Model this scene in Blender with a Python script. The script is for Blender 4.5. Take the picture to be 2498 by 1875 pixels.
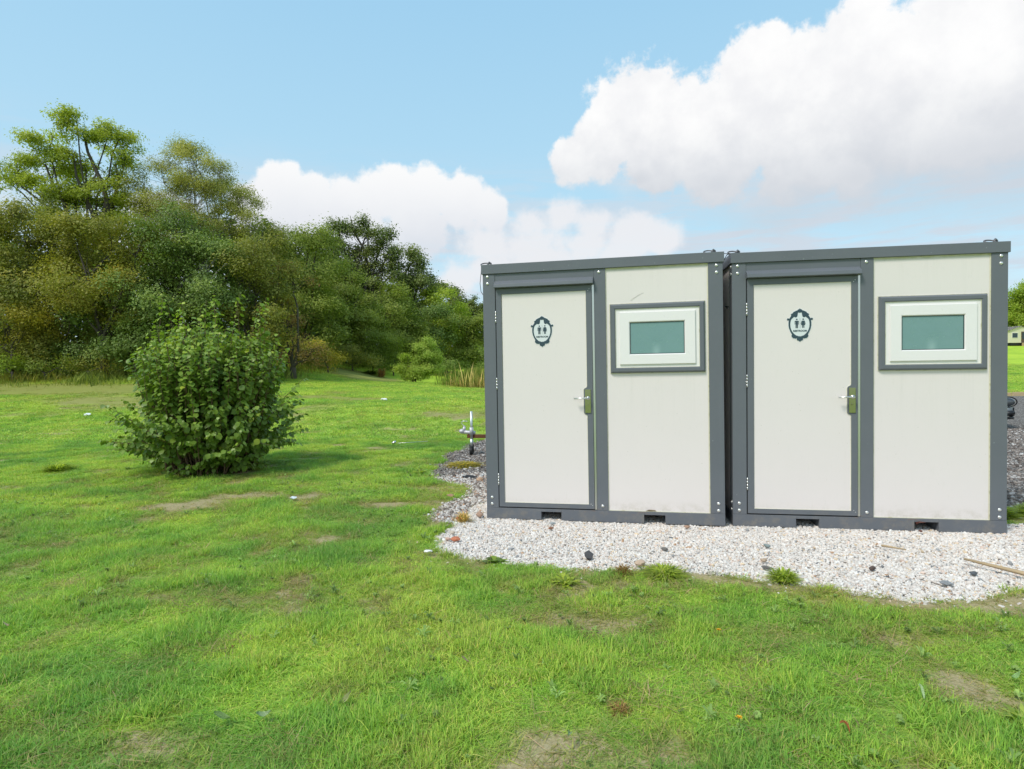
import bpy, bmesh, math, random
import numpy as np
from mathutils import Vector, Matrix, Euler
from mathutils.geometry import tessellate_polygon

for o in list(bpy.data.objects): bpy.data.objects.remove(o)
S = bpy.context.scene
rnd = random.Random(7)
RNG = np.random.default_rng(11)
R = math.radians
PI = math.pi

# ------------------------------------------------------------------ camera
FPX = 1445.0; IW, IH = 2498, 1875
CAM = np.array([1.1894, -5.5731, 1.4154]); YAW, PIT, ROL = -.1638, -.022, -.0126
_c, _s = math.cos(YAW), math.sin(YAW)
FW = np.array([_s*math.cos(PIT), _c*math.cos(PIT), math.sin(PIT)])
_R = np.array([_c, -_s, 0.]); _U = np.cross(_R, FW)
RT = _R*math.cos(ROL)+_U*math.sin(ROL); UP = -_R*math.sin(ROL)+_U*math.cos(ROL)
cd = bpy.data.cameras.new('camera'); cam = bpy.data.objects.new('camera', cd); S.collection.objects.link(cam)
cd.sensor_fit = 'HORIZONTAL'; cd.sensor_width = 36; cd.lens = FPX*36/IW; cd.clip_end = 3000; cd.clip_start = .05
m = Matrix.Identity(4)
for i in range(3):
    m[i][0] = RT[i]; m[i][1] = UP[i]; m[i][2] = -FW[i]; m[i][3] = CAM[i]
cam.matrix_world = m
S.camera = cam
S.render.resolution_x, S.render.resolution_y = 1024, 769

def ray(px, py): return FW+RT*(px-IW/2)/FPX-UP*(py-IH/2)/FPX
def dirn(px, py):
    d = ray(px, py); return d/np.linalg.norm(d)
def dep(px, py, D): return CAM+ray(px, py)*D       # real place seen in that direction at that distance

# ------------------------------------------------------------------ light
S.view_settings.view_transform = 'Standard'; S.view_settings.look = 'None'
S.view_settings.exposure = 0.38; S.view_settings.gamma = 1
SUN_EL, SUN_AZ = R(51), R(-142)      # azimuth from +Y towards +X
SKY_STRENGTH = .15
sd = bpy.data.lights.new('sun', 'SUN'); sun = bpy.data.objects.new('sun', sd); S.collection.objects.link(sun)
sd.energy = 2.2; sd.angle = R(14); sd.color = (1, .955, .88)
sv = Vector((math.sin(SUN_AZ)*math.cos(SUN_EL), math.cos(SUN_AZ)*math.cos(SUN_EL), math.sin(SUN_EL)))
sun.rotation_euler = sv.to_track_quat('Z', 'Y').to_euler(); sun.location = (-20, -20, 30)

W = bpy.data.worlds.new('World'); S.world = W; W.use_nodes = True
class NT:
    def __init__(s, tree): s.t = tree; s.n = tree.nodes; s.l = tree.links
    def new(s, typ, **kw):
        n = s.n.new(typ)
        for k, v in kw.items(): setattr(n, k, v)
        return n
    def put(s, sock, v):
        if isinstance(v, bpy.types.NodeSocket): s.l.new(v, sock)
        else: sock.default_value = v
    def math(s, op, a, b=0., c=0., clamp=False):
        n = s.new('ShaderNodeMath', operation=op, use_clamp=clamp)
        for i, v in enumerate((a, b, c)): s.put(n.inputs[i], v)
        return n.outputs[0]
    def vmath(s, op, a, b=None, out=0):
        n = s.new('ShaderNodeVectorMath', operation=op)
        s.put(n.inputs[0], a)
        if b is not None: s.put(n.inputs[3] if op == 'SCALE' else n.inputs[1], b)
        return n.outputs[out]
    def sstep(s, v, a, b, lo=0., hi=1.):
        n = s.new('ShaderNodeMapRange', interpolation_type='SMOOTHSTEP')
        for i, x in enumerate((v, a, b, lo, hi)): s.put(n.inputs[i], x)
        return n.outputs[0]
    def mix(s, f, a, b, blend='MIX'):
        n = s.new('ShaderNodeMix', data_type='RGBA', blend_type=blend)
        s.put(n.inputs[0], f)
        for i, v in ((6, a), (7, b)): s.put(n.inputs[i], v if isinstance(v, bpy.types.NodeSocket) else (*v[:3], 1))
        return n.outputs[2]
    def noise(s, vec, scale, detail=4., rough=.55, dist=0.):
        n = s.new('ShaderNodeTexNoise'); s.l.new(vec, n.inputs['Vector'])
        n.inputs['Scale'].default_value = scale; n.inputs['Detail'].default_value = detail
        n.inputs['Roughness'].default_value = rough; n.inputs['Distortion'].default_value = dist
        return n.outputs['Fac']
    def ramp(s, f, stops):
        n = s.new('ShaderNodeValToRGB'); s.l.new(f, n.inputs[0]); e = n.color_ramp.elements
        while len(e) < len(stops): e.new(.5)
        for i, (p, c) in enumerate(stops): e[i].position = p; e[i].color = (*c[:3], 1)
        return n.outputs[0]

def build_world():
    T = NT(W.node_tree); T.n.clear()
    out = T.new('ShaderNodeOutputWorld'); bg = T.new('ShaderNodeBackground'); T.l.new(bg.outputs[0], out.inputs[0])
    sky = T.new('ShaderNodeTexSky', sky_type='NISHITA', sun_disc=False, sun_elevation=SUN_EL, sun_rotation=SUN_AZ,
                altitude=0, air_density=1.0, dust_density=1.2, ozone_density=1.2)
    tc = T.new('ShaderNodeTexCoord'); d = tc.outputs['Generated']
    sep = T.new('ShaderNodeSeparateXYZ'); T.l.new(d, sep.inputs[0]); dz = sep.outputs[2]
    K = 1/(SKY_STRENGTH*2**S.view_settings.exposure)        # cloud brightness in picture units
    blue = T.mix(1., sky.outputs[0], (.98, 1.12, 1.06), 'MULTIPLY')
    pale = T.ramp(T.math('MULTIPLY', dz, 1.6), [(0, (.70*K, .86*K, .95*K)), (.35, (.50*K, .765*K, .925*K)), (1, (.335*K, .63*K, .885*K))])
    blue = T.mix(.9, blue, pale)
    def field(lobes, flat=1., k=.12):
        acc = None
        v0 = T.vmath('MULTIPLY', d, (1., 1., flat))
        for px, py, r in lobes:
            c = dirn(px, py)
            dist = T.vmath('DISTANCE', v0, (float(c[0]), float(c[1]), float(c[2]*flat)), out=1)
            f = T.math('MULTIPLY_ADD', dist, -FPX/r, 1.)
            acc = f if acc is None else T.math('SMOOTH_MAX', acc, f, k)
        return acc
    n1 = T.noise(d, 13., 10., .58); n2 = T.noise(d, 42., 8., .6)
    nn = T.math('ADD', T.math('MULTIPLY', T.math('SUBTRACT', n1, .5), 1.5), T.math('MULTIPLY', T.math('SUBTRACT', n2, .5), .9))
    col = blue
    # thin streaks low in the sky
    st = T.vmath('MULTIPLY', d, (3., 3., 22.))
    s1 = T.noise(st, 2.2, 7., .6, .4)
    band = T.math('MULTIPLY', T.sstep(dz, .0, .08), T.sstep(dz, .36, .2))
    col = T.mix(T.math('MULTIPLY', T.sstep(s1, .36, .62), T.math('MULTIPLY', band, .95)), col, (.63*K, .71*K, .80*K))
    # second, lower clouds
    low = field([(1190, 590, 80), (1290, 545, 75), (1370, 525, 60), (1450, 550, 65), (1430, 600, 80), (1540, 570, 85), (1610, 580, 65),
                 (1500, 640, 90), (1120, 690, 70), (1200, 660, 80), (1300, 620, 110), (1380, 660, 120), (-500, 600, 200), (-150, 520, 130)], 1.25, .35)
    al = T.sstep(T.math('MULTIPLY_ADD', nn, .8, low), .0, .6)
    lc = T.ramp(T.math('MULTIPLY_ADD', n1, 1.2, T.math('MULTIPLY', low, .5)), [(.35, (.74*K, .775*K, .84*K)), (.75, (.86*K, .87*K, .90*K))])
    col = T.mix(T.math('MULTIPLY', al, .9), col, lc)
    # left bank
    lb = field([(680, 470, 75), (703, 436, 42), (765, 480, 66), (630, 510, 80), (850, 490, 75), (925, 478, 75), (1042, 462, 70), (970, 450, 50),
                (1125, 490, 72), (1195, 515, 60), (700, 580, 110), (860, 570, 110), (1010, 550, 90), (560, 620, 110), (400, 650, 160), (950, 660, 100), (780, 680, 130)])
    al = T.sstep(T.math('MULTIPLY_ADD', nn, .75, lb), 0., .30)
    sh = T.math('MULTIPLY', T.sstep(dz, .335, .19), T.sstep(n1, .2, .7, .7, 1.))
    lc = T.mix(sh, (.97*K, .975*K, .98*K), (.73*K, .765*K, .83*K))
    al = T.math('MULTIPLY', al, T.sstep(dz, .12, .24, .45, 1.))
    col = T.mix(al, col, lc)
    # big cumulus
    big = field([(1405, 390, 62), (1470, 355, 88), (1570, 285, 130), (1665, 320, 130), (1790, 320, 140), (1862, 215, 125), (1960, 290, 150), (2070, 170, 125),
                 (2150, 175, 120), (2200, 285, 160), (2330, 120, 120), (2420, 70, 160), (2400, 260, 190), (2520, 150, 200), (1600, 400, 95),
                 (1750, 410, 105), (1950, 420, 110), (2150, 400, 120), (2350, 390, 120), (2520, 380, 140), (2680, 200, 230), (2700, -60, 280), (2850, 300, 230)])
    al = T.sstep(T.math('MULTIPLY_ADD', nn, .72, big), 0., T.sstep(dz, .2, .36, .55, .22))
    base = T.math('MULTIPLY_ADD', T.math('SUBTRACT', n1, .5), .10, dz)
    al = T.math('MULTIPLY', al, T.sstep(base, .185, .275))
    # its base: soft grey, below the domes
    gr = field([(1560, 440, 100), (1750, 455, 160), (1900, 470, 180), (2100, 440, 200), (2300, 420, 220), (2500, 380, 240), (2700, 360, 240), (1900, 510, 150)], 1.8, .7)
    g = T.sstep(T.math('MULTIPLY_ADD', nn, .20, gr), -.1, 1.05)
    g = T.math('MAXIMUM', T.math('MULTIPLY', g, .8), T.sstep(T.math('MULTIPLY_ADD', T.math('SUBTRACT', n1, .5), .08, dz), .40, .21))
    cc = T.mix(T.sstep(n1, .30, .66), (.90*K, .905*K, .925*K), (1.0*K, 1.0*K, 1.0*K))
    cc = T.mix(g, cc, (.60*K, .64*K, .70*K))
    under = T.math('MULTIPLY', T.sstep(T.math('MULTIPLY_ADD', nn, .34, gr), .0, 1.0), .6)
    al2 = T.math('MAXIMUM', al, under)
    col = T.mix(al2, col, cc)
    # scattered clouds elsewhere in the sky
    oth = T.sstep(T.noise(d, 2.3, 8., .55), .5, .62)
    dotf = T.new('ShaderNodeVectorMath', operation='DOT_PRODUCT'); T.l.new(d, dotf.inputs[0]); dotf.inputs[1].default_value = [float(x) for x in FW]
    behind = T.sstep(dotf.outputs['Value'], .55, .3)
    col = T.mix(T.math('MULTIPLY', oth, T.math('MULTIPLY', behind, .85)), col, (.8*K, .82*K, .86*K))
    T.l.new(col, bg.inputs[0]); bg.inputs[1].default_value = SKY_STRENGTH
    W.cycles.sampling_method = 'MANUAL'; W.cycles.sample_map_resolution = 512
build_world()

# ------------------------------------------------------------------ helpers
COL = S.collection
def tag(o, label=None, cat=None, group=None, kind=None):
    if label: o['label'] = label
    if cat: o['category'] = cat
    if group: o['group'] = group
    if kind: o['kind'] = kind
    return o
def empty(name, loc=(0, 0, 0), rz=0., label=None, cat=None, group=None):
    o = bpy.data.objects.new(name, None); COL.objects.link(o); o.location = loc; o.rotation_euler = (0, 0, rz); o.empty_display_size = .2
    return tag(o, label, cat, group)
def link(name, me, mats, parent=None, smooth=False, bevel=0.):
    o = bpy.data.objects.new(name, me); COL.objects.link(o)
    for mt in (mats if isinstance(mats, (list, tuple)) else [mats]): me.materials.append(mt)
    if parent: o.parent = parent
    if smooth: me.polygons.foreach_set('use_smooth', [True]*len(me.polygons))
    if bevel:
        b = o.modifiers.new('bevel', 'BEVEL'); b.width = bevel; b.segments = 2; b.limit_method = 'ANGLE'; b.angle_limit = R(40)
        b.harden_normals = False
    return o
def obj(name, bm, mats, parent=None, smooth=False, bevel=0.):
    bmesh.ops.recalc_face_normals(bm, faces=bm.faces)
    me = bpy.data.meshes.new(name); bm.to_mesh(me); bm.free()
    return link(name, me, mats, parent, smooth, bevel)
def box(bm, x0, x1, y0, y1, z0, z1, mi=0):
    v = [bm.verts.new(p) for p in ((x0, y0, z0), (x1, y0, z0), (x1, y1, z0), (x0, y1, z0), (x0, y0, z1), (x1, y0, z1), (x1, y1, z1), (x0, y1, z1))]
    for f in ((3, 2, 1, 0), (4, 5, 6, 7), (0, 1, 5, 4), (1, 2, 6, 5), (2, 3, 7, 6), (3, 0, 4, 7)):
        bm.faces.new([v[i] for i in f]).material_index = mi
    return v
def tube(bm, pts, radii, n=8, mi=0, cap=True):
    pts = [Vector(p) for p in pts]
    if not hasattr(radii, '__len__'): radii = [radii]*len(pts)
    rings = []; prev = None
    for i, p in enumerate(pts):
        t = (pts[min(i+1, len(pts)-1)]-pts[max(i-1, 0)]).normalized()
        a = prev if prev is not None else (Vector((0, 0, 1)) if abs(t.z) < .9 else Vector((1, 0, 0)))
        u = (a-t*a.dot(t)).normalized(); prev = u; w = t.cross(u)
        rings.append([bm.verts.new(p+(u*math.cos(k*2*PI/n)+w*math.sin(k*2*PI/n))*radii[i]) for k in range(n)])
    for a, b in zip(rings, rings[1:]):
        for k in range(n): 
            f = bm.faces.new((a[k], a[(k+1) % n], b[(k+1) % n], b[k])); f.material_index = mi; f.smooth = True
    if cap:
        bm.faces.new(rings[0][::-1]).material_index = mi; bm.faces.new(rings[-1]).material_index = mi
def dome(bm, c, r, h, axis=Vector((0, -1, 0)), n=14, rings=5):
    q = axis.to_track_quat('Z', 'Y'); c = Vector(c); prev = None
    for i in range(rings):
        a = i/rings*PI/2
        ring = [bm.verts.new(c+q @ Vector((math.cos(a)*r*math.cos(k*2*PI/n), math.cos(a)*r*math.sin(k*2*PI/n), math.sin(a)*h))) for k in range(n)]
        if prev: [bm.faces.new((prev[k], prev[(k+1) % n], ring[(k+1) % n], ring[k])) for k in range(n)]
        prev = ring
    top = bm.verts.new(c+q @ Vector((0, 0, h)))
    for k in range(n): bm.faces.new((prev[k], prev[(k+1) % n], top))
def prism_y(bm, outer, holes, y0, y1, mi=0):
    """polygon in x,z (with holes) made solid between y0 (front) and y1"""
    loops = [outer]+list(holes)
    flat = [p for l in loops for p in l]
    tris = tessellate_polygon([[Vector((x, z, 0)) for x, z in l] for l in loops])
    A = [bm.verts.new((x, y0, z)) for x, z in flat]; B = [bm.verts.new((x, y1, z)) for x, z in flat]
    for t in tris:
        for V in (A, B):
            try: bm.faces.new([V[i] for i in t]).material_index = mi
            except ValueError: pass
    k = 0
    for l in loops:
        n = len(l)
        for i in range(n):
            a, b = k+i, k+(i+1) % n
            bm.faces.new((A[a], A[b], B[b], B[a])).material_index = mi
        k += n
def frame(bm, x0, x1, z0, z1, prof, mi=0):
    """rectangular mitred frame; prof = [(inset, y), ...]"""
    rings = [[bm.verts.new((x, y, z)) for x, z in ((x0+i, z0+i), (x1-i, z0+i), (x1-i, z1-i), (x0+i, z1-i))] for i, y in prof]
    for a, b in zip(rings, rings[1:]):
        for k in range(4): bm.faces.new((a[k], a[(k+1) % 4], b[(k+1) % 4], b[k])).material_index = mi
def np_mesh(name, V, F, attrs=None, smooth=False):
    me = bpy.data.meshes.new(name); V = np.asarray(V, np.float32); F = np.asarray(F, np.int32)
    me.vertices.add(len(V)); me.vertices.foreach_set('co', V.ravel())
    k = F.shape[1]; me.loops.add(F.size); me.loops.foreach_set('vertex_index', F.ravel())
    me.polygons.add(len(F)); me.polygons.foreach_set('loop_start', np.arange(0, F.size, k, dtype=np.int32))
    me.polygons.foreach_set('loop_total', np.full(len(F), k, np.int32))
    if smooth: me.polygons.foreach_set('use_smooth', np.ones(len(F), bool))
    for nm, (typ, arr) in (attrs or {}).items():
        a = me.attributes.new(nm, typ, 'POINT')
        a.data.foreach_set('vector' if typ == 'FLOAT_VECTOR' else 'value', np.asarray(arr, np.float32).ravel())
    me.update(calc_edges=True)
    return me

# ------------------------------------------------------------------ materials
def mat(name):
    mt = bpy.data.materials.new(name); mt.use_nodes = True; T = NT(mt.node_tree)
    p = mt.node_tree.nodes['Principled BSDF']; return mt, T, p
def paint(name, col, rough=.45, metal=0., var=.06, scale=6., bump=0., bscale=300., spec=.5, dirt=None):
    mt, T, p = mat(name)
    tc = T.new('ShaderNodeTexCoord').outputs['Object']
    n = T.noise(tc, scale, 5., .6)
    c = T.mix(n, [x*(1-var) for x in col], [min(1, x*(1+var)) for x in col])
    if dirt:
        c = T.mix(T.math('MULTIPLY', T.sstep(T.noise(tc, dirt[1], 6., .7), dirt[2], dirt[2]+.15), dirt[3]), c, dirt[0])
    T.l.new(c, p.inputs['Base Color']); p.inputs['Metallic'].default_value = metal
    T.l.new(T.sstep(T.noise(tc, scale*3, 4.), .3, .7, rough*.85, min(1, rough*1.15)), p.inputs['Roughness'])
    p.inputs['Specular IOR Level'].default_value = spec
    if bump:
        b = T.new('ShaderNodeBump'); b.inputs['Strength'].default_value = bump; b.inputs['Distance'].default_value = .002
        T.l.new(T.noise(tc, bscale, 2.), b.inputs['Height']); T.l.new(b.outputs[0], p.inputs['Normal'])
    return mt
M = {}
def frame_paint():
    mt, T, p = mat('grey_frame_paint')
    tc = T.new('ShaderNodeTexCoord').outputs['Object']
    sep = T.new('ShaderNodeSeparateXYZ'); T.l.new(tc, sep.inputs[0])
    c = T.mix(T.noise(tc, 3., 6., .65), (.126, .136, .154), (.156, .167, .186))
    # splash dirt low down, rust bleeding out of the sill joint
    low = T.math('MULTIPLY', T.sstep(sep.outputs[2], .22, .02), T.sstep(T.noise(tc, 9., 7., .75), .45, .7))
    c = T.mix(T.math('MULTIPLY', low, .55), c, (.27, .235, .19))
    st = T.noise(T.vmath('MULTIPLY', tc, (5., 5., 22.)), 1.6, 5., .7)
    rz = T.math('MULTIPLY', T.sstep(T.math('ABSOLUTE', T.math('SUBTRACT', sep.outputs[2], .1)), .045, .0), T.sstep(T.math('ABSOLUTE', T.math('SUBTRACT', sep.outputs[0], 1.25)), .5, .1))
    c = T.mix(T.math('MULTIPLY', T.math('MULTIPLY', rz, T.sstep(st, .5, .68)), .6), c, (.30, .17, .08))
    sc = T.sstep(T.noise(tc, 45., 3., .5), .735, .76)
    c = T.mix(T.math('MULTIPLY', sc, .5), c, (.4, .42, .42))
    T.l.new(c, p.inputs['Base Color']); p.inputs['Roughness'].default_value = .42; p.inputs['Specular IOR Level'].default_value = .4
    b = T.new('ShaderNodeBump'); b.inputs['Strength'].default_value = .25; b.inputs['Distance'].default_value = .001
    T.l.new(T.noise(tc, 500., 2.), b.inputs['Height']); T.l.new(b.outputs[0], p.inputs['Normal'])
    return mt
M['frame'] = frame_paint()
def panel_paint():
    mt, T, p = mat('white_panel_paint')
    tc = T.new('ShaderNodeTexCoord').outputs['Object']
    sep = T.new('ShaderNodeSeparateXYZ'); T.l.new(tc, sep.inputs[0])
    c = T.mix(T.noise(tc, 1.4, 5., .6), (.77, .70, .675), (.81, .74, .715))
    fine = T.noise(T.vmath('MULTIPLY', tc, (7., 7., 2.)), 5., 8., .7)
    c = T.mix(T.math('MULTIPLY', T.sstep(fine, .56, .8), .25), c, (.56, .54, .47))
    sp = T.sstep(T.noise(tc, 60., 2., .5), .74, .77)
    c = T.mix(T.math('MULTIPLY', sp, .45), c, (.45, .41, .33))
    # green algae under the roof rim and down the edges of the panel
    top = T.math('MULTIPLY', T.sstep(sep.outputs[2], 2.325, 2.358), T.sstep(T.noise(tc, 12., 6., .7), .3, .6, .35, 1.))
    c = T.mix(T.math('MULTIPLY', top, .75), c, (.36, .38, .13))
    edge = T.math('MULTIPLY', T.sstep(T.math('ABSOLUTE', T.math('SUBTRACT', sep.outputs[0], 2.078)), .016, .0), T.sstep(sep.outputs[2], 0., 2., .8, .6))
    c = T.mix(edge, c, (.55, .50, .27))
    strk = T.noise(T.vmath('MULTIPLY', tc, (34., 34., .9)), 1., 4., .6)
    win = T.math('MULTIPLY', T.sstep(sep.outputs[2], .7, 1.385), T.math('MULTIPLY', T.sstep(sep.outputs[2], 1.40, 1.385), T.sstep(sep.outputs[0], 1.17, 1.21)))
    hi = T.sstep(sep.outputs[2], 1.9, 2.35)
    c = T.mix(T.math('MULTIPLY', T.sstep(strk, .5, .72), T.math('MULTIPLY_ADD', T.math('MAXIMUM', win, hi), .08, .0)), c, (.50, .49, .42))
    bot = T.math('MULTIPLY', T.sstep(sep.outputs[2], .24, .11), T.sstep(T.noise(tc, 14., 6., .75), .35, .75))
    c = T.mix(T.math('MULTIPLY', bot, .45), c, (.46, .41, .31))
    T.l.new(c, p.inputs['Base Color']); p.inputs['Roughness'].default_value = .5; p.inputs['Specular IOR Level'].default_value = .35
    b = T.new('ShaderNodeBump'); b.inputs['Strength'].default_value = .12; b.inputs['Distance'].default_value = .004
    T.l.new(T.noise(tc, 2.5, 3.), b.inputs['Height']); T.l.new(b.outputs[0], p.inputs['Normal'])
    return mt
M['panel'] = panel_paint()
M['pvc'] = paint('white_window_plastic', (.83, .795, .78), .32, var=.02)
M['bead'] = paint('cream_sealing_bead', (.66, .64, .50), .6, var=.12, scale=25., dirt=((.40, .38, .16), 18., .5, .6))
def glass_mat():
    mt, T, p = mat('frosted_glass'); tc = T.new('ShaderNodeTexCoord').outputs['Object']
    sep = T.new('ShaderNodeSeparateXYZ'); T.l.new(tc, sep.inputs[0])
    c = T.mix(T.noise(tc, 3., 3., .6), (.155, .285, .275), (.190, .325, .315))
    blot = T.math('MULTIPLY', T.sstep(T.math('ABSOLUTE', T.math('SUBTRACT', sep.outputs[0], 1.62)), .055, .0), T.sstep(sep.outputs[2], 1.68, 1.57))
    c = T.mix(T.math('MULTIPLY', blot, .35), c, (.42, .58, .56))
    T.l.new(c, p.inputs['Base Color']); T.l.new(T.sstep(T.noise(tc, 14., 4.), .3, .7, .12, .3), p.inputs['Roughness']); p.inputs['Specular IOR Level'].default_value = .6
    return mt
M['glass'] = glass_mat()
M['chrome'] = paint('polished_steel', (.46, .42, .34), .14, 1., var=.04, scale=60.)
M['steel'] = paint('brushed_steel', (.72, .71, .68), .32, 1., var=.05, scale=80.)
M['galv'] = paint('galvanised_steel', (.60, .62, .62), .42, .9, var=.12, scale=40.)
M['bolt'] = paint('bright_bolt_metal', (.80, .79, .75), .3, .75, var=.06, scale=60.)
M['black'] = paint('black_rubber', (.012, .012, .013), .6, var=.2, scale=50.)
M['ringm'] = paint('grey_ring_steel', (.16, .15, .155), .5, .3, var=.2, scale=60.)
M['sign_dark'] = paint('slate_sign_vinyl', (.035, .065, .085), .4, var=.12, scale=40.)
M['sign_white'] = paint('white_sign_vinyl', (.72, .75, .76), .4, var=.02)
M['wood'] = paint('weathered_board', (.46, .34, .2), .8, var=.25, scale=9., bump=.3, bscale=60.)
M['bark'] = paint('bark', (.075, .063, .045), .9, var=.35, scale=7., bump=.6, bscale=20.)
M['pale_bark'] = paint('pale_bark', (.32, .30, .25), .85, var=.3, scale=7.)
M['rust'] = paint('rusty_steel', (.16, .065, .03), .85, .2, var=.4, scale=20., dirt=((.02, .02, .022), 12., .5, .8))
M['dark_steel'] = paint('dark_painted_steel', (.02, .022, .025), .5, .3, var=.2)
M['zinc'] = paint('cast_zinc_grey', (.55, .54, .57), .5, .3, var=.12, scale=30.)

def leaf_mat(name, stops, trans=.35, rough=.55, spec=.3):
    mt, T, p = mat(name)
    a = T.new('ShaderNodeAttribute', attribute_name='tone').outputs['Fac']
    c = T.ramp(a, stops)
    T.l.new(c, p.inputs['Base Color']); p.inputs['Roughness'].default_value = rough; p.inputs['Specular IOR Level'].default_value = spec
    tr = T.new('ShaderNodeBsdfTranslucent'); T.l.new(T.mix(1., c, (1.25, 1.35, .7), 'MULTIPLY'), tr.inputs[0])
    mx = T.new('ShaderNodeMixShader'); mx.inputs[0].default_value = trans
    T.l.new(p.outputs[0], mx.inputs[1]); T.l.new(tr.outputs[0], mx.inputs[2])
    T.l.new(mx.outputs[0], T.n['Material Output'].inputs[0])
    return mt

# ------------------------------------------------------------------ terrain
CTRL = []
for x in (-30, -14, -6, 0, 6, 14, 30):
    for y in (-30, -12, -5, 0, 5): CTRL.append((x, y, 0.))
for px, py, D in ((-150, 1010, 17), (150, 1008, 18), (450, 1000, 18), (750, 990, 18), (1050, 985, 18), (-300, 918, 28), (0, 910, 28), (300, 908, 29), (600, 905, 31), (700, 888, 35), (760, 880, 38),
                  (850, 882, 42), (1010, 930, 35), (930, 921, 38), (1150, 943, 32), (1160, 908, 60), (700, 945, 26), (400, 950, 23), (60, 955, 23), (1100, 962, 24)):
    P = dep(px, py, D); CTRL.append((P[0], P[1], P[2]))
for px, py, D in ((2480, 966, 27), (2900, 960, 27), (1900, 968, 27), (2480, 900, 52), (2900, 895, 52), (2480, 845, 86), (2900, 842, 86), (1800, 860, 86), (1500, 880, 70), (1500, 950, 30), (2480, 1037, 13.5), (3000, 1030, 13.5), (1800, 1050, 13)):
    P = dep(px, py, D); CTRL.append((P[0], P[1], P[2]))
for x, y, z in ((-300, -100, 2), (-300, 200, 6), (0, 300, 8), (300, 200, 8), (300, -100, 2), (0, -200, 0), (-100, 60, 4), (-60, 100, 5), (60, 150, 7)): CTRL.append((x, y, z))
CTRL = np.array(CTRL)
def _tps():
    P = CTRL[:, :2]; n = len(P); d2 = ((P[:, None]-P[None])**2).sum(-1)
    K = .5*d2*np.log(d2+1e-9); K[np.arange(n), np.arange(n)] = 0
    A = np.zeros((n+3, n+3)); A[:n, :n] = K+np.eye(n)*.5; A[:n, n] = 1; A[:n, n+1:] = P; A[n, :n] = 1; A[n+1:, :n] = P.T
    return np.linalg.solve(A, np.concatenate([CTRL[:, 2], [0, 0, 0]]))
_W = _tps()
def smooth01(t): t = np.clip(t, 0, 1); return t*t*(3-2*t)
def vnoise(x, y, s, seed=0):
    """value noise, numpy"""
    x = np.asarray(x, float)/s; y = np.asarray(y, float)/s
    xi, yi = np.floor(x).astype(np.int64), np.floor(y).astype(np.int64); fx, fy = x-xi, y-yi
    fx, fy = fx*fx*(3-2*fx), fy*fy*(3-2*fy)
    def h(a, b):
        n = (a*374761393+b*668265263+seed*982451653) & 0xffffffff; n = ((n ^ (n >> 13))*1274126177) & 0xffffffff
        return ((n ^ (n >> 16)) & 0xffff)/65535.
    return (h(xi, yi)*(1-fx)+h(xi+1, yi)*fx)*(1-fy)+(h(xi, yi+1)*(1-fx)+h(xi+1, yi+1)*fx)*fy
def fbm(x, y, s, o=4, seed=0):
    t = 0; a = 1; w = 0
    for k in range(o): t = t+a*vnoise(x, y, s/2**k, seed+k*17); w += a; a *= .5
    return t/w
def ground_z(x, y):
    x = np.atleast_1d(np.asarray(x, float)); y = np.atleast_1d(np.asarray(y, float)); out = np.zeros(x.shape); n = len(CTRL)
    flat = np.stack([x.ravel(), y.ravel()], 1); r = np.zeros(len(flat))
    for i in range(0, len(flat), 20000):
        q = flat[i:i+20000]; d2 = ((q[:, None]-CTRL[None, :, :2])**2).sum(-1)
        r[i:i+20000] = (.5*d2*np.log(d2+1e-9)) @ _W[:n]+_W[n]+q @ _W[n+1:]
    z = r.reshape(x.shape)
    z = z*smooth01((y-4.5)/6)
    near = smooth01((y-6)/10)
    gl = gravel_mask(x, y)[2]
    z = z+(fbm(x, y, 1.7, 3, 3)-.5)*(.03+.07*near)*(1-.8*gl)+(fbm(x, y, 7., 2, 5)-.5)*.22*near
    return z
def gz(x, y): return float(ground_z(x, y)[0])
def poly_sd(x, y, poly):
    """signed distance, positive inside"""
    d = np.full(x.shape, 1e9); inside = np.zeros(x.shape, bool); n = len(poly)
    for i in range(n):
        ax, ay = poly[i]; bx, by = poly[(i+1) % n]
        t = np.clip(((x-ax)*(bx-ax)+(y-ay)*(by-ay))/((bx-ax)**2+(by-ay)**2), 0, 1)
        d = np.minimum(d, np.hypot(x-ax-t*(bx-ax), y-ay-t*(by-ay)))
        c = ((ay > y) != (by > y)) & (x < (bx-ax)*(y-ay)/(by-ay+1e-12)+ax); inside ^= c
    return np.where(inside, d, -d)
WHITE = [(-.20, -1.00), (-.05, -1.13), (.24, -1.24), (.62, -1.31), (.93, -1.38), (1.2, -1.36), (1.45, -1.25), (1.77, -1.30), (2.15, -1.44), (2.5, -1.47), (2.75, -1.62), (3.05, -1.66), (3.4, -1.60), (3.74, -1.41), (4.4, -1.3),
         (5.5, -1.1), (7.5, -.9), (8.0, .4), (5.3, .45), (4.6, .40), (4.4, .9), (-.10, .8), (-.25, .55), (-.22, .2), (-.35, -.1), (-.30, -.35), (-.38, -.6)]
MIXED = [(-.50, -.20), (-.1, -.4), (.1, -.2), (.1, 1.6), (.2, 2.2), (-.3, 2.6), (-1.05, 2.25), (-1.20, 2.05), (-.85, 1.7), (-.60, 1.35), (-.52, .8), (-.50, .3), (-.62, .05)]
DARK = [(-.2, 1.2), (-1.0, 1.8), (-1.35, 2.4), (-1.45, 3.2), (-1.62, 4.2), (-1.6, 5.2), (-1.45, 6.3), (-.9, 8), (0, 12), (2, 18), (5, 24.8), (60, 24.8), (60, .75), (12, .75), (5.4, .95), (4.4, 1.0), (2, .6)]
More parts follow.
